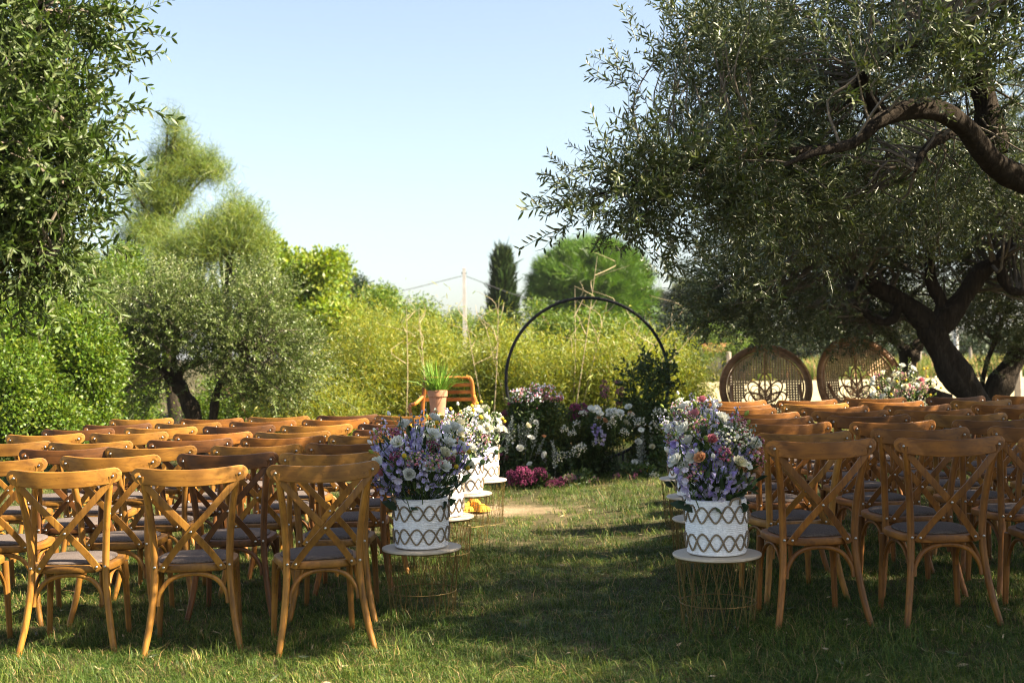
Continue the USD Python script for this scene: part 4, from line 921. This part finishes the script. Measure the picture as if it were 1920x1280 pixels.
def spray(R, n, size, cols, st=.16, dome=.6):
    """A branching head of many tiny florets: statice, wax flower, gypsophila."""
    m = MB(); oc = trimesh.creation.octahedron() if hasattr(trimesh.creation, 'octahedron') else trimesh.creation.icosphere(0)
    ov, of = np.asarray(oc.vertices) / np.abs(oc.vertices).max(), np.asarray(oc.faces)
    for i in range(n):
        d = unit(rf.normal(size=3) * (1, 1, .6) + (0, 0, .7)); p = d * R * rf.uniform(.6, 1.05) * (1, 1, dome + .4)
        m.add((ov * size * rf.uniform(.6, 1.2) * (1, 1, .8) @ frame(d).T + p, of), np.clip(np.array(cols[rf.integers(len(cols))]) * rf.uniform(.75, 1.2), 0, .85))
        if i % 3 == 0: m.add(tube([(0, 0, -R * .5), p * .5 + (0, 0, -R * .1), p], .0011, 3), GRN)
    stem(m, st); return m.get3()


def billy(r=.0125, st=.2):
    m = MB(); s = trimesh.creation.icosphere(2, r); v = np.array(s.vertices); v *= (1 + .09 * np.sin(v * 1400).sum(1) / 2)[:, None]
    m.add((v, s.faces), np.array(YEL)[None] * rf.uniform(.75, 1.15, (len(v), 1))); stem(m, st, (.2, .24, .09), .0016); return m.get3()


def bud(L=.03, col=LIME, st=.16):
    m = MB(); m.add(lathe([(0.0001, L), (L * .18, L * .85), (L * .33, L * .5), (L * .27, L * .15), (0.0001, -.002)][::-1], 8), col); stem(m, st, LIME, .0015); return m.get3()


def frond(L, n, col, w=.011, ll=.035):
    m = MB()
    for i in range(n):
        u = i / (n - 1); a = i * 2.4; d = np.array([math.cos(a), math.sin(a), .8]); m.add(moved(leaf(ll * (1.15 - .7 * u), w, .2, .1, False), frame(d, 1.57), (0, 0, -L * (1 - u))), np.array(col) * rf.uniform(.75, 1.25))
    stem(m, L + .08, np.array(col) * .7, .0018); return m.get3()


def big_leaf(L, w, col=DKG):
    m = MB(); m.add(leaf(L, w, .25, .25), np.array(col) * rf.uniform(.8, 1.4)); stem(m, .08, GRN, .0018); return m.get3()


MAKE = {'rose': lambda: rose(.044, WHITE if rf.random() < .6 else CREAM), 'lisianthus': lambda: rose(.045, WHITE, ((5, 1, .7, .12), (5, .9, 1.0, .05), (5, .74, 1.2, 0), (3, .5, 1.4, 0)), LIME), 'pink_rose': lambda: rose(.04, PINK), 'peach_rose': lambda: rose(.04, PEACH),
        'delphinium': lambda: spike(.24, 26, .0215, (LILAC, LILAC, VIOLET, PALE), (.3, .34, .3)), 'pale_delphinium': lambda: spike(.2, 22, .0215, (PALE, PALE, LILAC)), 'bellflower': lambda: hanging(.17, 11, .027, (LILAC, VIOLET, LILAC, PALE)), 'white_bellflower': lambda: hanging(.14, 8, .026, (WHITE, PALE)),
        'statice': lambda: spray(.042, 60, .0052, (MAG, (.5, .18, .26), (.45, .12, .2), (.2, .2, .08))), 'pink_spray': lambda: spray(.055, 62, .0058, (PINK, (.68, .45, .48), (.5, .22, .28), LIME, (.3, .35, .12))), 'white_spray': lambda: spray(.055, 70, .006, (WHITE, CREAM, GRN)), 'billy_button': lambda: billy(), 'bud': lambda: bud(.032, LIME if rf.random() < .6 else WHITE),
        'snapdragon': lambda: spike(.18, 22, .017, (CREAM, WHITE, (.7, .72, .4)), LIME), 'silver_frond': lambda: frond(.2, 26, SILV), 'leaf': lambda: big_leaf(rf.uniform(.07, .1), .035), 'wax_spray': lambda: spray(.06, 60, .0055, (WHITE, PALE, PINK, GRN)), 'burgundy_statice': lambda: spray(.045, 70, .0052, (MAG, (.3, .05, .13), (.16, .02, .07))), 'small_daisy': lambda: rose(.022, WHITE, ((8, 1, .2, .1),), LIME)}


def bouquet(name, label, loc, R, H, mix, n, seed, cat='bouquet', group=None, base=.07, lowleaf=True, tilt_max=1.15, squash=1.0, lean=False):
    """Stems fanning out of one point: every flower head with its stem is a part."""
    global rf
    rf = np.random.default_rng(seed); t = thing(name, label, cat, loc, 0, group)
    kinds = [k for k, w in mix.items()]; wts = np.array([mix[k] for k in kinds], float); wts /= wts.sum()
    placed = []
    for i in range(n):
        k = kinds[rf.choice(len(kinds), p=wts)]; best = None
        for _ in range(8):
            a = rf.uniform(0, 2 * np.pi); th = tilt_max * math.sqrt(rf.random()); rr = rf.uniform(.66, 1.0) * (1.16 if k in ('delphinium', 'pale_delphinium', 'bud', 'snapdragon', 'billy_button') else 1.0)
            p = np.array([math.sin(th) * math.cos(a) * R * rr, math.sin(th) * math.sin(a) * R * rr * squash, (H * math.cos(th) * rr if th < 1.2 else H * .2) + base * (1 - math.cos(th))])
            d = min([np.linalg.norm(p - q) for q in placed] or [9]) - (.06 if lean and ((k in ('delphinium', 'bellflower', 'pale_delphinium') and p[0] > .06 * R / .3) or (k in ('rose', 'lisianthus', 'billy_button') and p[0] < -.1)) and rf.random() < .75 else 0)
            if best is None or d > best[0]: best = (d, p, a, th)
        _, p, a, th = best; placed.append(p)
        up = unit(np.array([math.sin(th) * math.cos(a) * 1.1, math.sin(th) * math.sin(a) * 1.1, .75]) + rf.normal(0, .15, 3))
        if k in ('delphinium', 'pale_delphinium', 'snapdragon', 'bellflower', 'white_bellflower', 'silver_frond'): up = unit(up + (0, 0, .7)); 
        v, f, c = MAKE[k](); put(t, k, (v @ frame(up, rf.uniform(0, 6.28)).T + p, f), FLOWER, False, c)
    m = MB()
    for i in range(int(n * 2.6)):
        a = rf.uniform(0, 6.28); th = 1.35 * math.sqrt(rf.random()); rr = rf.uniform(.25, .86)
        p = np.array([math.sin(th) * math.cos(a) * R * rr, math.sin(th) * math.sin(a) * R * rr * squash, H * math.cos(th) * rr + .02])
        d = unit(p + rf.normal(0, .12, 3) + (0, 0, .05)); g = GRN if rf.random() < .5 else DKG
        m.add(moved(leaf(rf.uniform(.04, .085), rf.uniform(.014, .03), .2, .2), frame(d, rf.uniform(0, 6.28)), p), np.array(g) * rf.uniform(.6, 1.5))
        if i % 3 == 0: m.add(tube([(rf.normal(0, .02), rf.normal(0, .02), -.05), p * (.5, .5, .5), p], .0018, 3), np.array(GRN) * .8)
    put(t, 'greenery', m.get3()[:2], GREENERY, False, m.get3()[2], kind='stuff')
    if lowleaf:
        for i in range(7):
            a = i * .9 + rf.uniform(0, .5); p = np.array([math.cos(a) * .11, math.sin(a) * .11, .01]); v, f, c = big_leaf(rf.uniform(.08, .12), .05); put(t, 'leaf', (v @ frame([math.cos(a), math.sin(a), .3], rf.normal(0, .5) + 1.57).T + p, f), GREENERY, False, c)
    return t


MIX_L = {'delphinium': 8, 'pale_delphinium': 11, 'bellflower': 11, 'rose': 9, 'lisianthus': 11, 'billy_button': 10, 'statice': 4, 'pink_spray': 2, 'bud': 8, 'snapdragon': 5, 'pink_rose': 2, 'white_spray': 1, 'wax_spray': 1}
MIX_L2 = {'rose': 12, 'lisianthus': 10, 'snapdragon': 9, 'billy_button': 10, 'white_spray': 8, 'pink_spray': 5, 'pale_delphinium': 5, 'bud': 6, 'silver_frond': 3}
MIX_R = {'bellflower': 14, 'white_bellflower': 8, 'delphinium': 4, 'rose': 8, 'lisianthus': 8, 'pink_rose': 4, 'peach_rose': 4, 'pink_spray': 4, 'statice': 1, 'bud': 15, 'white_spray': 2, 'pale_delphinium': 4, 'small_daisy': 4}
MIX_R2 = {'pink_spray': 6, 'wax_spray': 4, 'lisianthus': 8, 'pale_delphinium': 10, 'delphinium': 5, 'statice': 2, 'bud': 8, 'pink_rose': 3, 'snapdragon': 4}
MIX_B = {'snapdragon': 14, 'rose': 9, 'pink_rose': 4, 'billy_button': 12, 'bud': 6, 'pink_spray': 6, 'lisianthus': 6}
LOOK = {('left', 0): ('lilac, white and yellow bouquet', MIX_L, 90, .33, .49), ('left', 1): ('white, purple and yellow-ball bouquet', MIX_L, 70, .25, .42), ('left', 2): ('creamy white bouquet with yellow balls', MIX_L2, 60, .24, .40), ('left', 3): ('white bouquet with a feathery fringe', MIX_L2, 50, .23, .38),
        ('right', 0): ('lilac bellflower and white rose bouquet', MIX_R, 94, .26, .47), ('right', 1): ('pink and lilac bouquet', MIX_R2, 66, .25, .42), ('right', 2): ('pink and white mixed bouquet', MIX_R2, 54, .24, .42), ('right', 3): ('pale pink bouquet', MIX_R2, 40, .22, .38), ('back', 0): ('cream and pink bouquet', MIX_B, 76, .38, .56)}
for side, i, x, y, z, where in SPOTS:
    lab, mix, n, R, H = LOOK[(side, i)]
    bouquet('bouquet', f'{lab}, {where}', (x, y, z + .205), R, H, mix, n, 300 + 10 * i + len(side), group='bouquets in the rope baskets', lean=(side, i) == ('left', 0))

# ------------------------------------------------------------------ ring, flowers round it
BLACK = plain('black_steel', (0.008, 0.008, 0.009), 0.6, spec=0.25)
rx, ry = .875, 15.0; rzc, rr_ = 1.07, .953
t = thing('ring_arch', 'large black metal ring standing upright among the flowers', 'ring arch', (rx, ry, 0))
a = np.linspace(0, 2 * np.pi, 120, endpoint=False)
put(t, 'ring', tube(np.stack([rr_ * np.sin(a), np.zeros(120), rzc + rr_ * np.cos(a)], 1), .019, 10, closed=True, ref=(0, 1, 0)), BLACK, True)
gz0 = float(ground_z(rx, ry))
for s in (-1, 1):
    put(t, 'stake', tube([(s * .4, 0, rzc - math.sqrt(rr_ ** 2 - .16)), (s * .4, 0, gz0 - .02)], .015, 8), BLACK, True)
put(t, 'base_plate', box((1.0, .34, .012), (0, 0, gz0 + .008), .003), BLACK)

DARKG = leaf_mat('arrangement_leaf', (0.045, 0.085, 0.024), (0.07, 0.11, 0.045), (1, 1.1, 0.4), tmix=0.2)
ARRL = leaf_mat('light_foliage', (0.1, 0.13, 0.03), (0.12, 0.15, 0.05), (1, 1.1, 0.4), tmix=0.25)
ra = np.random.default_rng(210)
arr_p = [pk(leaf_clump(ra, 55, 0.11, 0.05, 0.02, cols=YG), DARKG) for _ in range(3)]
lau_p = [pk(olive_sprig(ra, .26, 7, .07, .024, True), DARKG) for _ in range(4)]
arl_p = [pk(leaf_clump(ra, 70, 0.09, 0.022, 0.012, cols=YG), ARRL) for _ in range(3)]


def arrangement(label, blobs, heads, seed, extra=None, cat='flower arrangement', name='flower_arrangement', stems_from=None):
    """A standing mass of flowers and foliage. blobs: (px, py, d, w px, h px, depth, number, protos); heads: (kind, px, py, d, scale)."""
    global rf
    rf = np.random.default_rng(seed); b0 = blobs[0]; base = W(b0[0], b0[1], b0[2]); base[2] = float(ground_z(base[0], base[1]))
    t = thing(name, label, cat, base)
    for b in blobs:
        c, r, n = blob(*b[:6], b[6]); p, d = in_ellipsoid(rf, n, c, r, 0.4)
        p[:, 2] = np.maximum(p[:, 2], ground_z(p[:, 0], p[:, 1]) + .03)
        scatter(t, 'foliage', b[7], p - base, unit(d + (0, 0, .5)), rf.uniform(.7, 1.25, n), rf)
    sm = MB()
    foot = np.array(stems_from if stems_from is not None else base, float) - base
    for k, px, py, d, s in heads:
        p = W(px, py, d) - base; v, f, c = MAKE[k](); up = unit(np.array([rf.normal(0, .35), -.75 + rf.normal(0, .2), .7]) if k in ('rose', 'lisianthus', 'peach_rose', 'pink_rose', 'small_daisy') else np.array([rf.normal(0, .3), -.25, 1.0]))
        put(t, k, (v * s @ frame(up, rf.uniform(0, 6.28)).T + p, f), FLOWER, False, c)
        sm.add(tube(curve([foot + rf.normal(0, .04, 3) * (1, 1, 0), (foot + p) / 2 + rf.normal(0, .03, 3), p - up * .1 * s], 5), .003, 4), np.array(GRN) * .7)
    put(t, 'stems', sm.get3()[:2], GREENERY, False, sm.get3()[2], kind='stuff')
    return t


def many(kind, n, px, py, w, h, d, s, seed):
    r = np.random.default_rng(seed); return [(kind, px + r.uniform(-1, 1) * w / 2, py + r.uniform(-1, 1) * h / 2, d + r.uniform(-.15, .1), s * r.uniform(.8, 1.2)) for _ in range(n)]


D1 = 13.7
arrangement('tall left arrangement of grey-lilac heads, green foliage and white roses under the ring', [
    (1000, 790, D1, 90, 110, .28, 70, arr_p), (1040, 800, D1, 66, 66, .22, 60, arl_p), (990, 850, D1, 80, 90, .25, 46, arr_p), (1035, 855, D1, 90, 70, .25, 60, arr_p), (1000, 760, D1, 80, 50, .2, 36, arr_p)],
    many('wax_spray', 9, 1002, 742, 92, 22, D1 - .1, 1.5, 1) + many('statice', 5, 1030, 745, 40, 20, D1 - .1, 1.2, 2) + many('silver_frond', 7, 985, 790, 60, 40, D1 - .35, 1.3, 3) + many('silver_frond', 5, 1015, 825, 50, 30, D1 - .4, 1.1, 4)
    + [('rose', 987, 801, D1 - .4, 1.1), ('rose', 1005, 793, D1 - .35, .8), ('lisianthus', 995, 824, D1 - .4, 1.0), ('rose', 976, 843, D1 - .4, 1.25), ('rose', 1024, 855, D1 - .45, 1.1), ('rose', 995, 873, D1 - .4, .95), ('rose', 1010, 887, D1 - .45, 1.1), ('snapdragon', 966, 795, D1 - .3, 1.1), ('snapdragon', 1046, 838, D1 - .4, .9), ('peach_rose', 1020, 820, D1 - .3, .7)], 401)
arrangement('middle arrangement with small white blossom and a dark leafy column, white blooms on top', [
    (1095, 800, D1 + .1, 60, 60, .2, 30, arr_p), (1100, 850, D1 + .1, 34, 90, .14, 44, arr_p), (1078, 812, D1, 40, 70, .18, 30, arl_p), (1146, 808, D1, 60, 56, .2, 30, arr_p), (1128, 855, D1 + .2, 22, 80, .12, 22, arr_p), (1150, 790, D1, 60, 40, .2, 26, arl_p)],
    many('white_spray', 8, 1078, 815, 44, 80, D1 - .25, 1.15, 5) + many('white_spray', 6, 1146, 805, 50, 56, D1 - .25, 1.1, 6) + many('lisianthus', 9, 1135, 772, 56, 18, D1 - .25, .95, 7) + [('lisianthus', 1179, 765, D1 - .2, 1.0), ('lisianthus', 1161, 775, D1 - .2, 1.0), ('rose', 1118, 768, D1 - .2, 1.1), ('bellflower', 1115, 795, D1 - .3, 1.0), ('bellflower', 1128, 805, D1 - .3, 1.0), ('billy_button', 1150, 782, D1 - .3, 1.3)] + many('peach_rose', 3, 1140, 785, 40, 10, D1 - .15, .8, 8), 402)
arrangement('right arrangement with tall dark laurel foliage climbing the ring', [
    (1214, 740, D1 + .4, 50, 70, .22, 80, lau_p), (1215, 800, D1 + .3, 66, 90, .28, 40, arr_p), (1215, 790, D1 + .3, 60, 70, .25, 50, lau_p), (1232, 700, D1 + .6, 26, 40, .15, 26, lau_p), (1200, 715, D1 + .4, 20, 30, .12, 12, lau_p), (1248, 735, D1 + .6, 16, 50, .1, 14, lau_p), (1218, 860, D1 + .1, 70, 70, .25, 44, arr_p), (1190, 770, D1 + .2, 40, 50, .2, 18, arl_p)],
    many('white_spray', 6, 1212, 785, 60, 40, D1 - .05, 1.2, 9) + many('silver_frond', 5, 1205, 815, 30, 30, D1 - .15, 1.2, 10) + [('rose', 1172, 795, D1 - .1, 1.1), ('rose', 1197, 832, D1 - .2, 1.2), ('lisianthus', 1212, 876, D1 - .2, 1.1), ('lisianthus', 1190, 868, D1 - .2, .9), ('rose', 1224, 840, D1 - .2, 1.0), ('peach_rose', 1182, 780, D1, 1.2), ('billy_button', 1213, 880, D1 - .3, 2.0), ('small_daisy', 1202, 806, D1 - .2, 1.4)], 403)
for lab, blobs, heads, sd in [
    ('wine-red bunch of dry flowers lying on the grass, left below the ring', [(1000, 905, D1 - .5, 60, 20, .2, 14, arr_p)], many('burgundy_statice', 34, 988, 897, 64, 26, D1 - .55, 1.25, 20) + many('burgundy_statice', 12, 1030, 907, 46, 14, D1 - .55, 1.1, 21), 404),
    ('brown-pink low tuft of dry flowers on the grass in the middle below the ring', [(1085, 905, D1 - .4, 70, 16, .2, 16, arr_p)], many('pink_spray', 16, 1075, 903, 90, 14, D1 - .45, .95, 22), 405),
    ('rusty low tuft with yellow flecks on the grass, right below the ring', [(1200, 895, D1 - .3, 60, 26, .2, 20, arr_p)], many('statice', 8, 1180, 893, 50, 20, D1 - .4, .9, 23) + many('billy_button', 8, 1212, 900, 30, 14, D1 - .4, 1.0, 24) + many('white_spray', 5, 1240, 905, 40, 24, D1 - .4, 1.1, 25), 406),
    ('purple tuft of statice standing between the left and middle arrangements', [(1085, 800, D1 + .3, 30, 60, .15, 14, arr_p)], many('burgundy_statice', 8, 1078, 774, 36, 30, D1 + .1, 1.3, 26), 407),
    ('brown-mauve heather bush left of the tall arrangement', [(938, 830, D1 + .3, 44, 100, .25, 40, arr_p)], many('burgundy_statice', 8, 935, 790, 50, 60, D1 + .1, 1.1, 27) + many('statice', 14, 938, 835, 40, 60, D1 + .05, 1.2, 28), 408),
    ('thin mauve statice sprigs standing up right of the ring centre', [(1150, 800, D1 + .5, 30, 60, .15, 10, arr_p)], many('statice', 12, 1148, 738, 40, 44, D1 + .4, .9, 29), 409)]:
    arrangement(lab, blobs, heads, sd, cat='flowers', name='flower_bunch')

# ------------------------------------------------------------------ peacock chairs
RATT = wood('rattan', (0.2, 0.092, 0.036), (0.42, 0.22, 0.095), 'x', 0.5); CANE = plain('woven_cane', (0.46, 0.3, 0.16), 0.6, noise=0.25, scale=25)


def peacock(label, px, py_top, d, rot, group, R=.535):
    p = W(px, py_top, d); gz = float(ground_z(p[0], p[1])); top = p[2] - gz
    t = thing('peacock_chair', label, 'peacock chair', (p[0], p[1], gz), rot, group)
    cz = top - R * .93; H = .93
    lean = lambda z: 0.16 * max(0.0, z - .4)
    P3 = lambda x, z, off=0.0: (x, off + lean(z) + .28 - .10 * (x / R) ** 2, z)
    a = np.linspace(math.radians(-128), math.radians(128), 70)
    ring = lambda r: np.array([P3(r * math.sin(q), cz + r * H * math.cos(q)) for q in a])
    put(t, 'rim', tube(ring(R - .036), .037, 10, squash=.5, ref=(0, 1, 0)), RATT, True)
    put(t, 'rim_edge', tube(ring(R + .004), .012, 7, ref=(0, 1, 0)), RATT, True); put(t, 'rim_edge', tube(ring(R - .09), .011, 7, ref=(0, 1, 0)), RATT, True)
    Ri = R - .085
    # rosette of loops in the lower middle
    oz = cz - .19
    angs = [-68, -36, 0, 36, 68]; Ls = [.26, .31, .35, .31, .26]
    def inside_rosette(x, z):
        for g, L in zip(angs, Ls):
            g = math.radians(g); dx, dz = x, z - oz; u = dx * math.sin(g) + dz * math.cos(g); w = dx * math.cos(g) - dz * math.sin(g)
            if 0 < u < L and abs(w) < .075 * min(1, .35 + u / L): return True
        return False
    step = .032
    for fam in (0, 1):
        for k in np.arange(-Ri, Ri + .001, step):
            n = 44; seg = []
            for u in np.linspace(-Ri, Ri, n):
                x, z = (k, u) if fam == 0 else (u, k)
                ok = x * x + z * z < Ri * Ri and z > -Ri * .75 and not inside_rosette(x, cz + z * H)
                if ok: seg.append(P3(x, cz + z * H, .004 if fam else -.002))
                if (not ok or u == Ri) and seg:
                    if len(seg) > 2: put(t, 'cane_strand', tube(seg[::1], .0105, 4, squash=.35, ref=(0, 1, 0)), CANE, True)
                    seg = []
    for g, L in zip(angs, Ls):
        g = math.radians(g); ex = np.array([math.sin(g), math.cos(g)]); ey = np.array([math.cos(g), -math.sin(g)])
        for s_, rad in ((1.0, .011), (.82, .006), (.64, .005), (.46, .005), (.3, .005)):
            q = [np.array([0, 0.02])]; pts = []
            for th in np.linspace(-1, 1, 22):
                u = L * s_ * (1 - .30 * th * th) * (1 if abs(th) < .999 else 1); w = .076 * s_ ** .5 * math.sin(th * math.pi / 2) * (1.0)
                pts.append(ex * u * (1 - .55 * abs(th) ** 3) + ey * w)
            pts = [np.array([0, 0.0])] + pts + [np.array([0, 0.0])] if s_ == 1.0 else pts
            put(t, 'loop', tube([P3(x, oz + z, -.01) for x, z in pts], rad * .95, 6, ref=(0, 1, 0)), RATT, True)
        c = ex * L * .3; al = np.linspace(0, 3.6 * np.pi, 30)
        put(t, 'scroll', tube([P3(c[0] + (.006 + .0027 * q) * math.cos(q), oz + c[1] + (.006 + .0027 * q) * math.sin(q), -.012) for q in al], .005, 6, ref=(0, 1, 0)), RATT, True)
    put(t, 'spine', tube([P3(0, oz - .1, -.014), P3(0, cz, -.014), P3(0, cz + (R - .08) * H, -.014)], .012, 7), RATT, True)
    # seat, skirt base, arms
    plan = superellipse(.27, .26, 32, 2.6, .95)
    put(t, 'seat', loft_plan(plan, [(1, .40), (1.03, .42), (1.03, .445), (.98, .455)]), RATT, 40)
    put(t, 'base_ring', tube(np.c_[superellipse(.30, .29, 40, 2.4), np.full(40, .02)], .018, 8, closed=True), RATT, True)
    for k in range(22):
        q = 2 * np.pi * k / 22
        for s in (-1, 1):
            q2 = q + s * .35; put(t, 'base_cane', tube([(.30 * math.cos(q), .29 * math.sin(q), .02), (.17 * math.cos((q + q2) / 2), .165 * math.sin((q + q2) / 2), .21), (.26 * math.cos(q2), .25 * math.sin(q2), .41)], .007, 5), CANE, True)
    for s in (-1, 1):
        put(t, 'arm', tube(curve([P3(s * .40, .88), (s * .40, .1, .70), (s * .35, -.16, .62), (s * .27, -.2, .45)], 18), .02, 8), RATT, True)
    for s in (-1, 1): put(t, 'back_stay', tube(curve([P3(s * R * .76, cz - R * H * .6), (s * .3, .27, .45), (s * .28, .24, .02)], 12), .018, 7), RATT, True)
    return t


peacock('left peacock chair with round woven back, seen upright', 1438, 648, 15.0, -6, 'peacock chairs facing the rows')
peacock('right peacock chair, its round woven back turned aside behind a bouquet', 1632, 632, 15.2, 14, 'peacock chairs facing the rows', .56)

# ------------------------------------------------------------------ slatted bar chair with a pot of grass
OR_X, OR_Z = wood('orange_wood_level', (0.26, 0.09, 0.015), (0.4, 0.15, 0.025), 'x', 0.4), wood('orange_wood_upright', (0.26, 0.09, 0.015), (0.4, 0.15, 0.025), 'z', 0.4)
dS = 12.0; ps = W(832, 706, dS); gz = float(ground_z(ps[0], ps[1])); topS = ps[2] - gz
t = thing('slatted_chair', 'tall orange-brown slatted wooden chair behind the left bouquets', 'chair', (ps[0], ps[1], gz), -8)
for s in (-1, 1):
    put(t, 'back_post', tube(curve([(s * .27, .26, 0), (s * .25, .22, .6), (s * .252, .2, .84), (s * .235, .22, topS - .12), (s * .215, .225, topS - .03), (s * .17, .225, topS - .008)], 18), .019, 8, squash=.8), OR_Z, 40)
    put(t, 'front_leg', tube([(s * .27, -.2, 0), (s * .245, -.17, .76)], .019, 8), OR_Z, 40)
    put(t, 'arm', tube(curve([(s * .25, .21, topS - .19), (s * .29, .08, topS - .25), (s * .31, -.1, topS - .27), (s * .27, -.17, .78)], 12), .017, 8), OR_Z, 40)
put(t, 'top_rail', tube(curve([(-.2, .222, topS - .016), (-.1, .235, topS - .014), (0, .24, topS - .013), (.1, .235, topS - .014), (.2, .222, topS - .016)], 12), .03, 8, squash=.45), OR_X, 40)
for k in range(3):
    z = topS - .085 - k * .068
    put(t, 'back_slat', loft([[(x, y0 - .007, z - .017), (x, y0 + .007, z - .017), (x, y0 + .007, z + .017), (x, y0 - .007, z + .017)] for x, y0 in [(.24 * u, .24 - .02 * u * u) for u in np.linspace(-1, 1, 9)]]), OR_X, 40)
for k in range(6): put(t, 'seat_slat', box((.5, .058, .02), (0, -.17 + k * .07, .77), .004), OR_X)
for s in (-1, 1): put(t, 'footrest', box((.5, .03, .03), (0, s * .19, .28 + .06 * s), .004), OR_X); put(t, 'side_stretcher', box((.025, .37, .03), (s * .255, 0.01, .4), .004), OR_Z)
TERRA = plain('terracotta', (0.34, 0.165, 0.09), 0.85, noise=0.18, scale=18, bump=0.2)
pp = W(821, 772, dS - .12); pz = gz + .781
t = thing('flower_pot', 'terracotta pot of bright green grass on the slatted chair', 'potted grass', (pp[0], pp[1], pz))
pr = (W(821, 731, dS - .12)[2] - pz)
put(t, 'pot', lathe([(r_ * .9, z_) for r_, z_ in ((.0001, .0), (.066, 0), (.07, .004), (.09, pr * .78), (.1, pr * .785), (.102, pr * .8), (.104, pr * .97), (.1, pr), (.092, pr * .985), (.088, pr * .9), (.0001, pr * .89))], 32), TERRA, 35)
m = MB(); rp = np.random.default_rng(9)
for i in range(190):
    q = rp.uniform(0, 6.28); r0 = .075 * math.sqrt(rp.random()); L = rp.uniform(.18, .4); th = rp.normal(0, .42) if rp.random() < .8 else rp.uniform(.5, .9); q2 = q + rp.normal(0, .6)
    d = np.array([math.cos(q2) * math.sin(abs(th)), math.sin(q2) * math.sin(abs(th)), math.cos(th)]); b = np.array([r0 * math.cos(q), r0 * math.sin(q), pr * .89])
    pts = curve([b, b + d * L * .55, b + d * L * .9 + np.array([d[0], d[1], -.5]) * L * .22 * abs(th) * 2], 4); s = unit(np.cross(d, rp.normal(size=3))); w = np.array([.0032, .003, .0026, .0018, .0004]) * 1.2
    v = np.stack([pts - s * w[:, None], pts + s * w[:, None]], 1).reshape(-1, 3); f = []
    for k in range(4): f += [(2 * k, 2 * k + 1, 2 * k + 3), (2 * k, 2 * k + 3, 2 * k + 2)]
    m.add((v, np.array(f)), np.array((.11, .22, .02)) * rp.uniform(.6, 1.5) * ((1, 1, 1) if rp.random() < .85 else (2, 1.3, 2)))
put(t, 'grass_blades', m.get3()[:2], GREENERY, False, m.get3()[2], kind='stuff')

# ------------------------------------------------------------------ orange cloth on the grass behind the baskets
pc = W(884, 944, 11.2); gzc = float(ground_z(pc[0], pc[1]))
X, Y = np.meshgrid(np.linspace(-.15, .15, 22), np.linspace(-.11, .11, 18), indexing='ij'); pts = np.stack([X, Y, np.zeros_like(X)], -1).reshape(-1, 3)
hgt = .05 + .05 * meshkit.fbm(np.c_[pts[:, :2] * 11, np.zeros(len(pts))]) + .03 * np.sin(pts[:, 0] * 40 + pts[:, 1] * 22); edge = np.clip(1 - np.maximum(np.abs(pts[:, 0]) / .15, np.abs(pts[:, 1]) / .11) ** 3, 0, 1)
pts[:, 2] = np.maximum(.006, hgt * edge + .006); pts[:, :2] += .02 * np.stack([np.sin(pts[:, 1] * 50), np.cos(pts[:, 0] * 43)], 1)
i, j = np.meshgrid(np.arange(21), np.arange(17), indexing='ij'); q = np.stack([i * 18 + j, (i + 1) * 18 + j, (i + 1) * 18 + j + 1, i * 18 + j + 1], -1).reshape(-1, 4)
say(put(None, 'cloth', (pts + (pc[0], pc[1], gzc + .02), np.vstack([q[:, [0, 1, 2]], q[:, [0, 2, 3]]])), plain('orange_cloth', (.75, .36, .03), .9, noise=.15, scale=30), True), 'crumpled orange-yellow cloth on the ground behind the left wire tables', 'cloth')

# a few dropped olive leaves on the lawn
rl = np.random.default_rng(812); n = 420
Pl = spread_points(rl, n, 4.8, 12, 1.2); Pl[:, 2] += 0.03
lv, lf = leaf(0.05, 0.011, .3, .2)
scatter(None, 'fallen_leaves', [(lv, lf, DRY, None), (lv, lf, OLIVE, np.ones((len(lv), 3)))], Pl, np.c_[rl.normal(0, 1, (n, 2)), rl.normal(0, .25, n)], rl.uniform(.7, 1.2, n), rl, label='dry olive leaves scattered on the lawn', cat='fallen leaves')

# ------------------------------------------------------------------ summer haze, so that the far poplars pale
HAZE = usdkit.material(stage, '/World/Looks/haze_air', {'v': ('principled_volume', {'color': (0.9, 0.91, 0.93), 'density': 0.00013, 'anisotropy': 0.25})}, volume='v.volume')
say(put(None, 'haze', box((3300, 3300, 21.0), (0, 600, 9.0)), HAZE), kind='stuff')
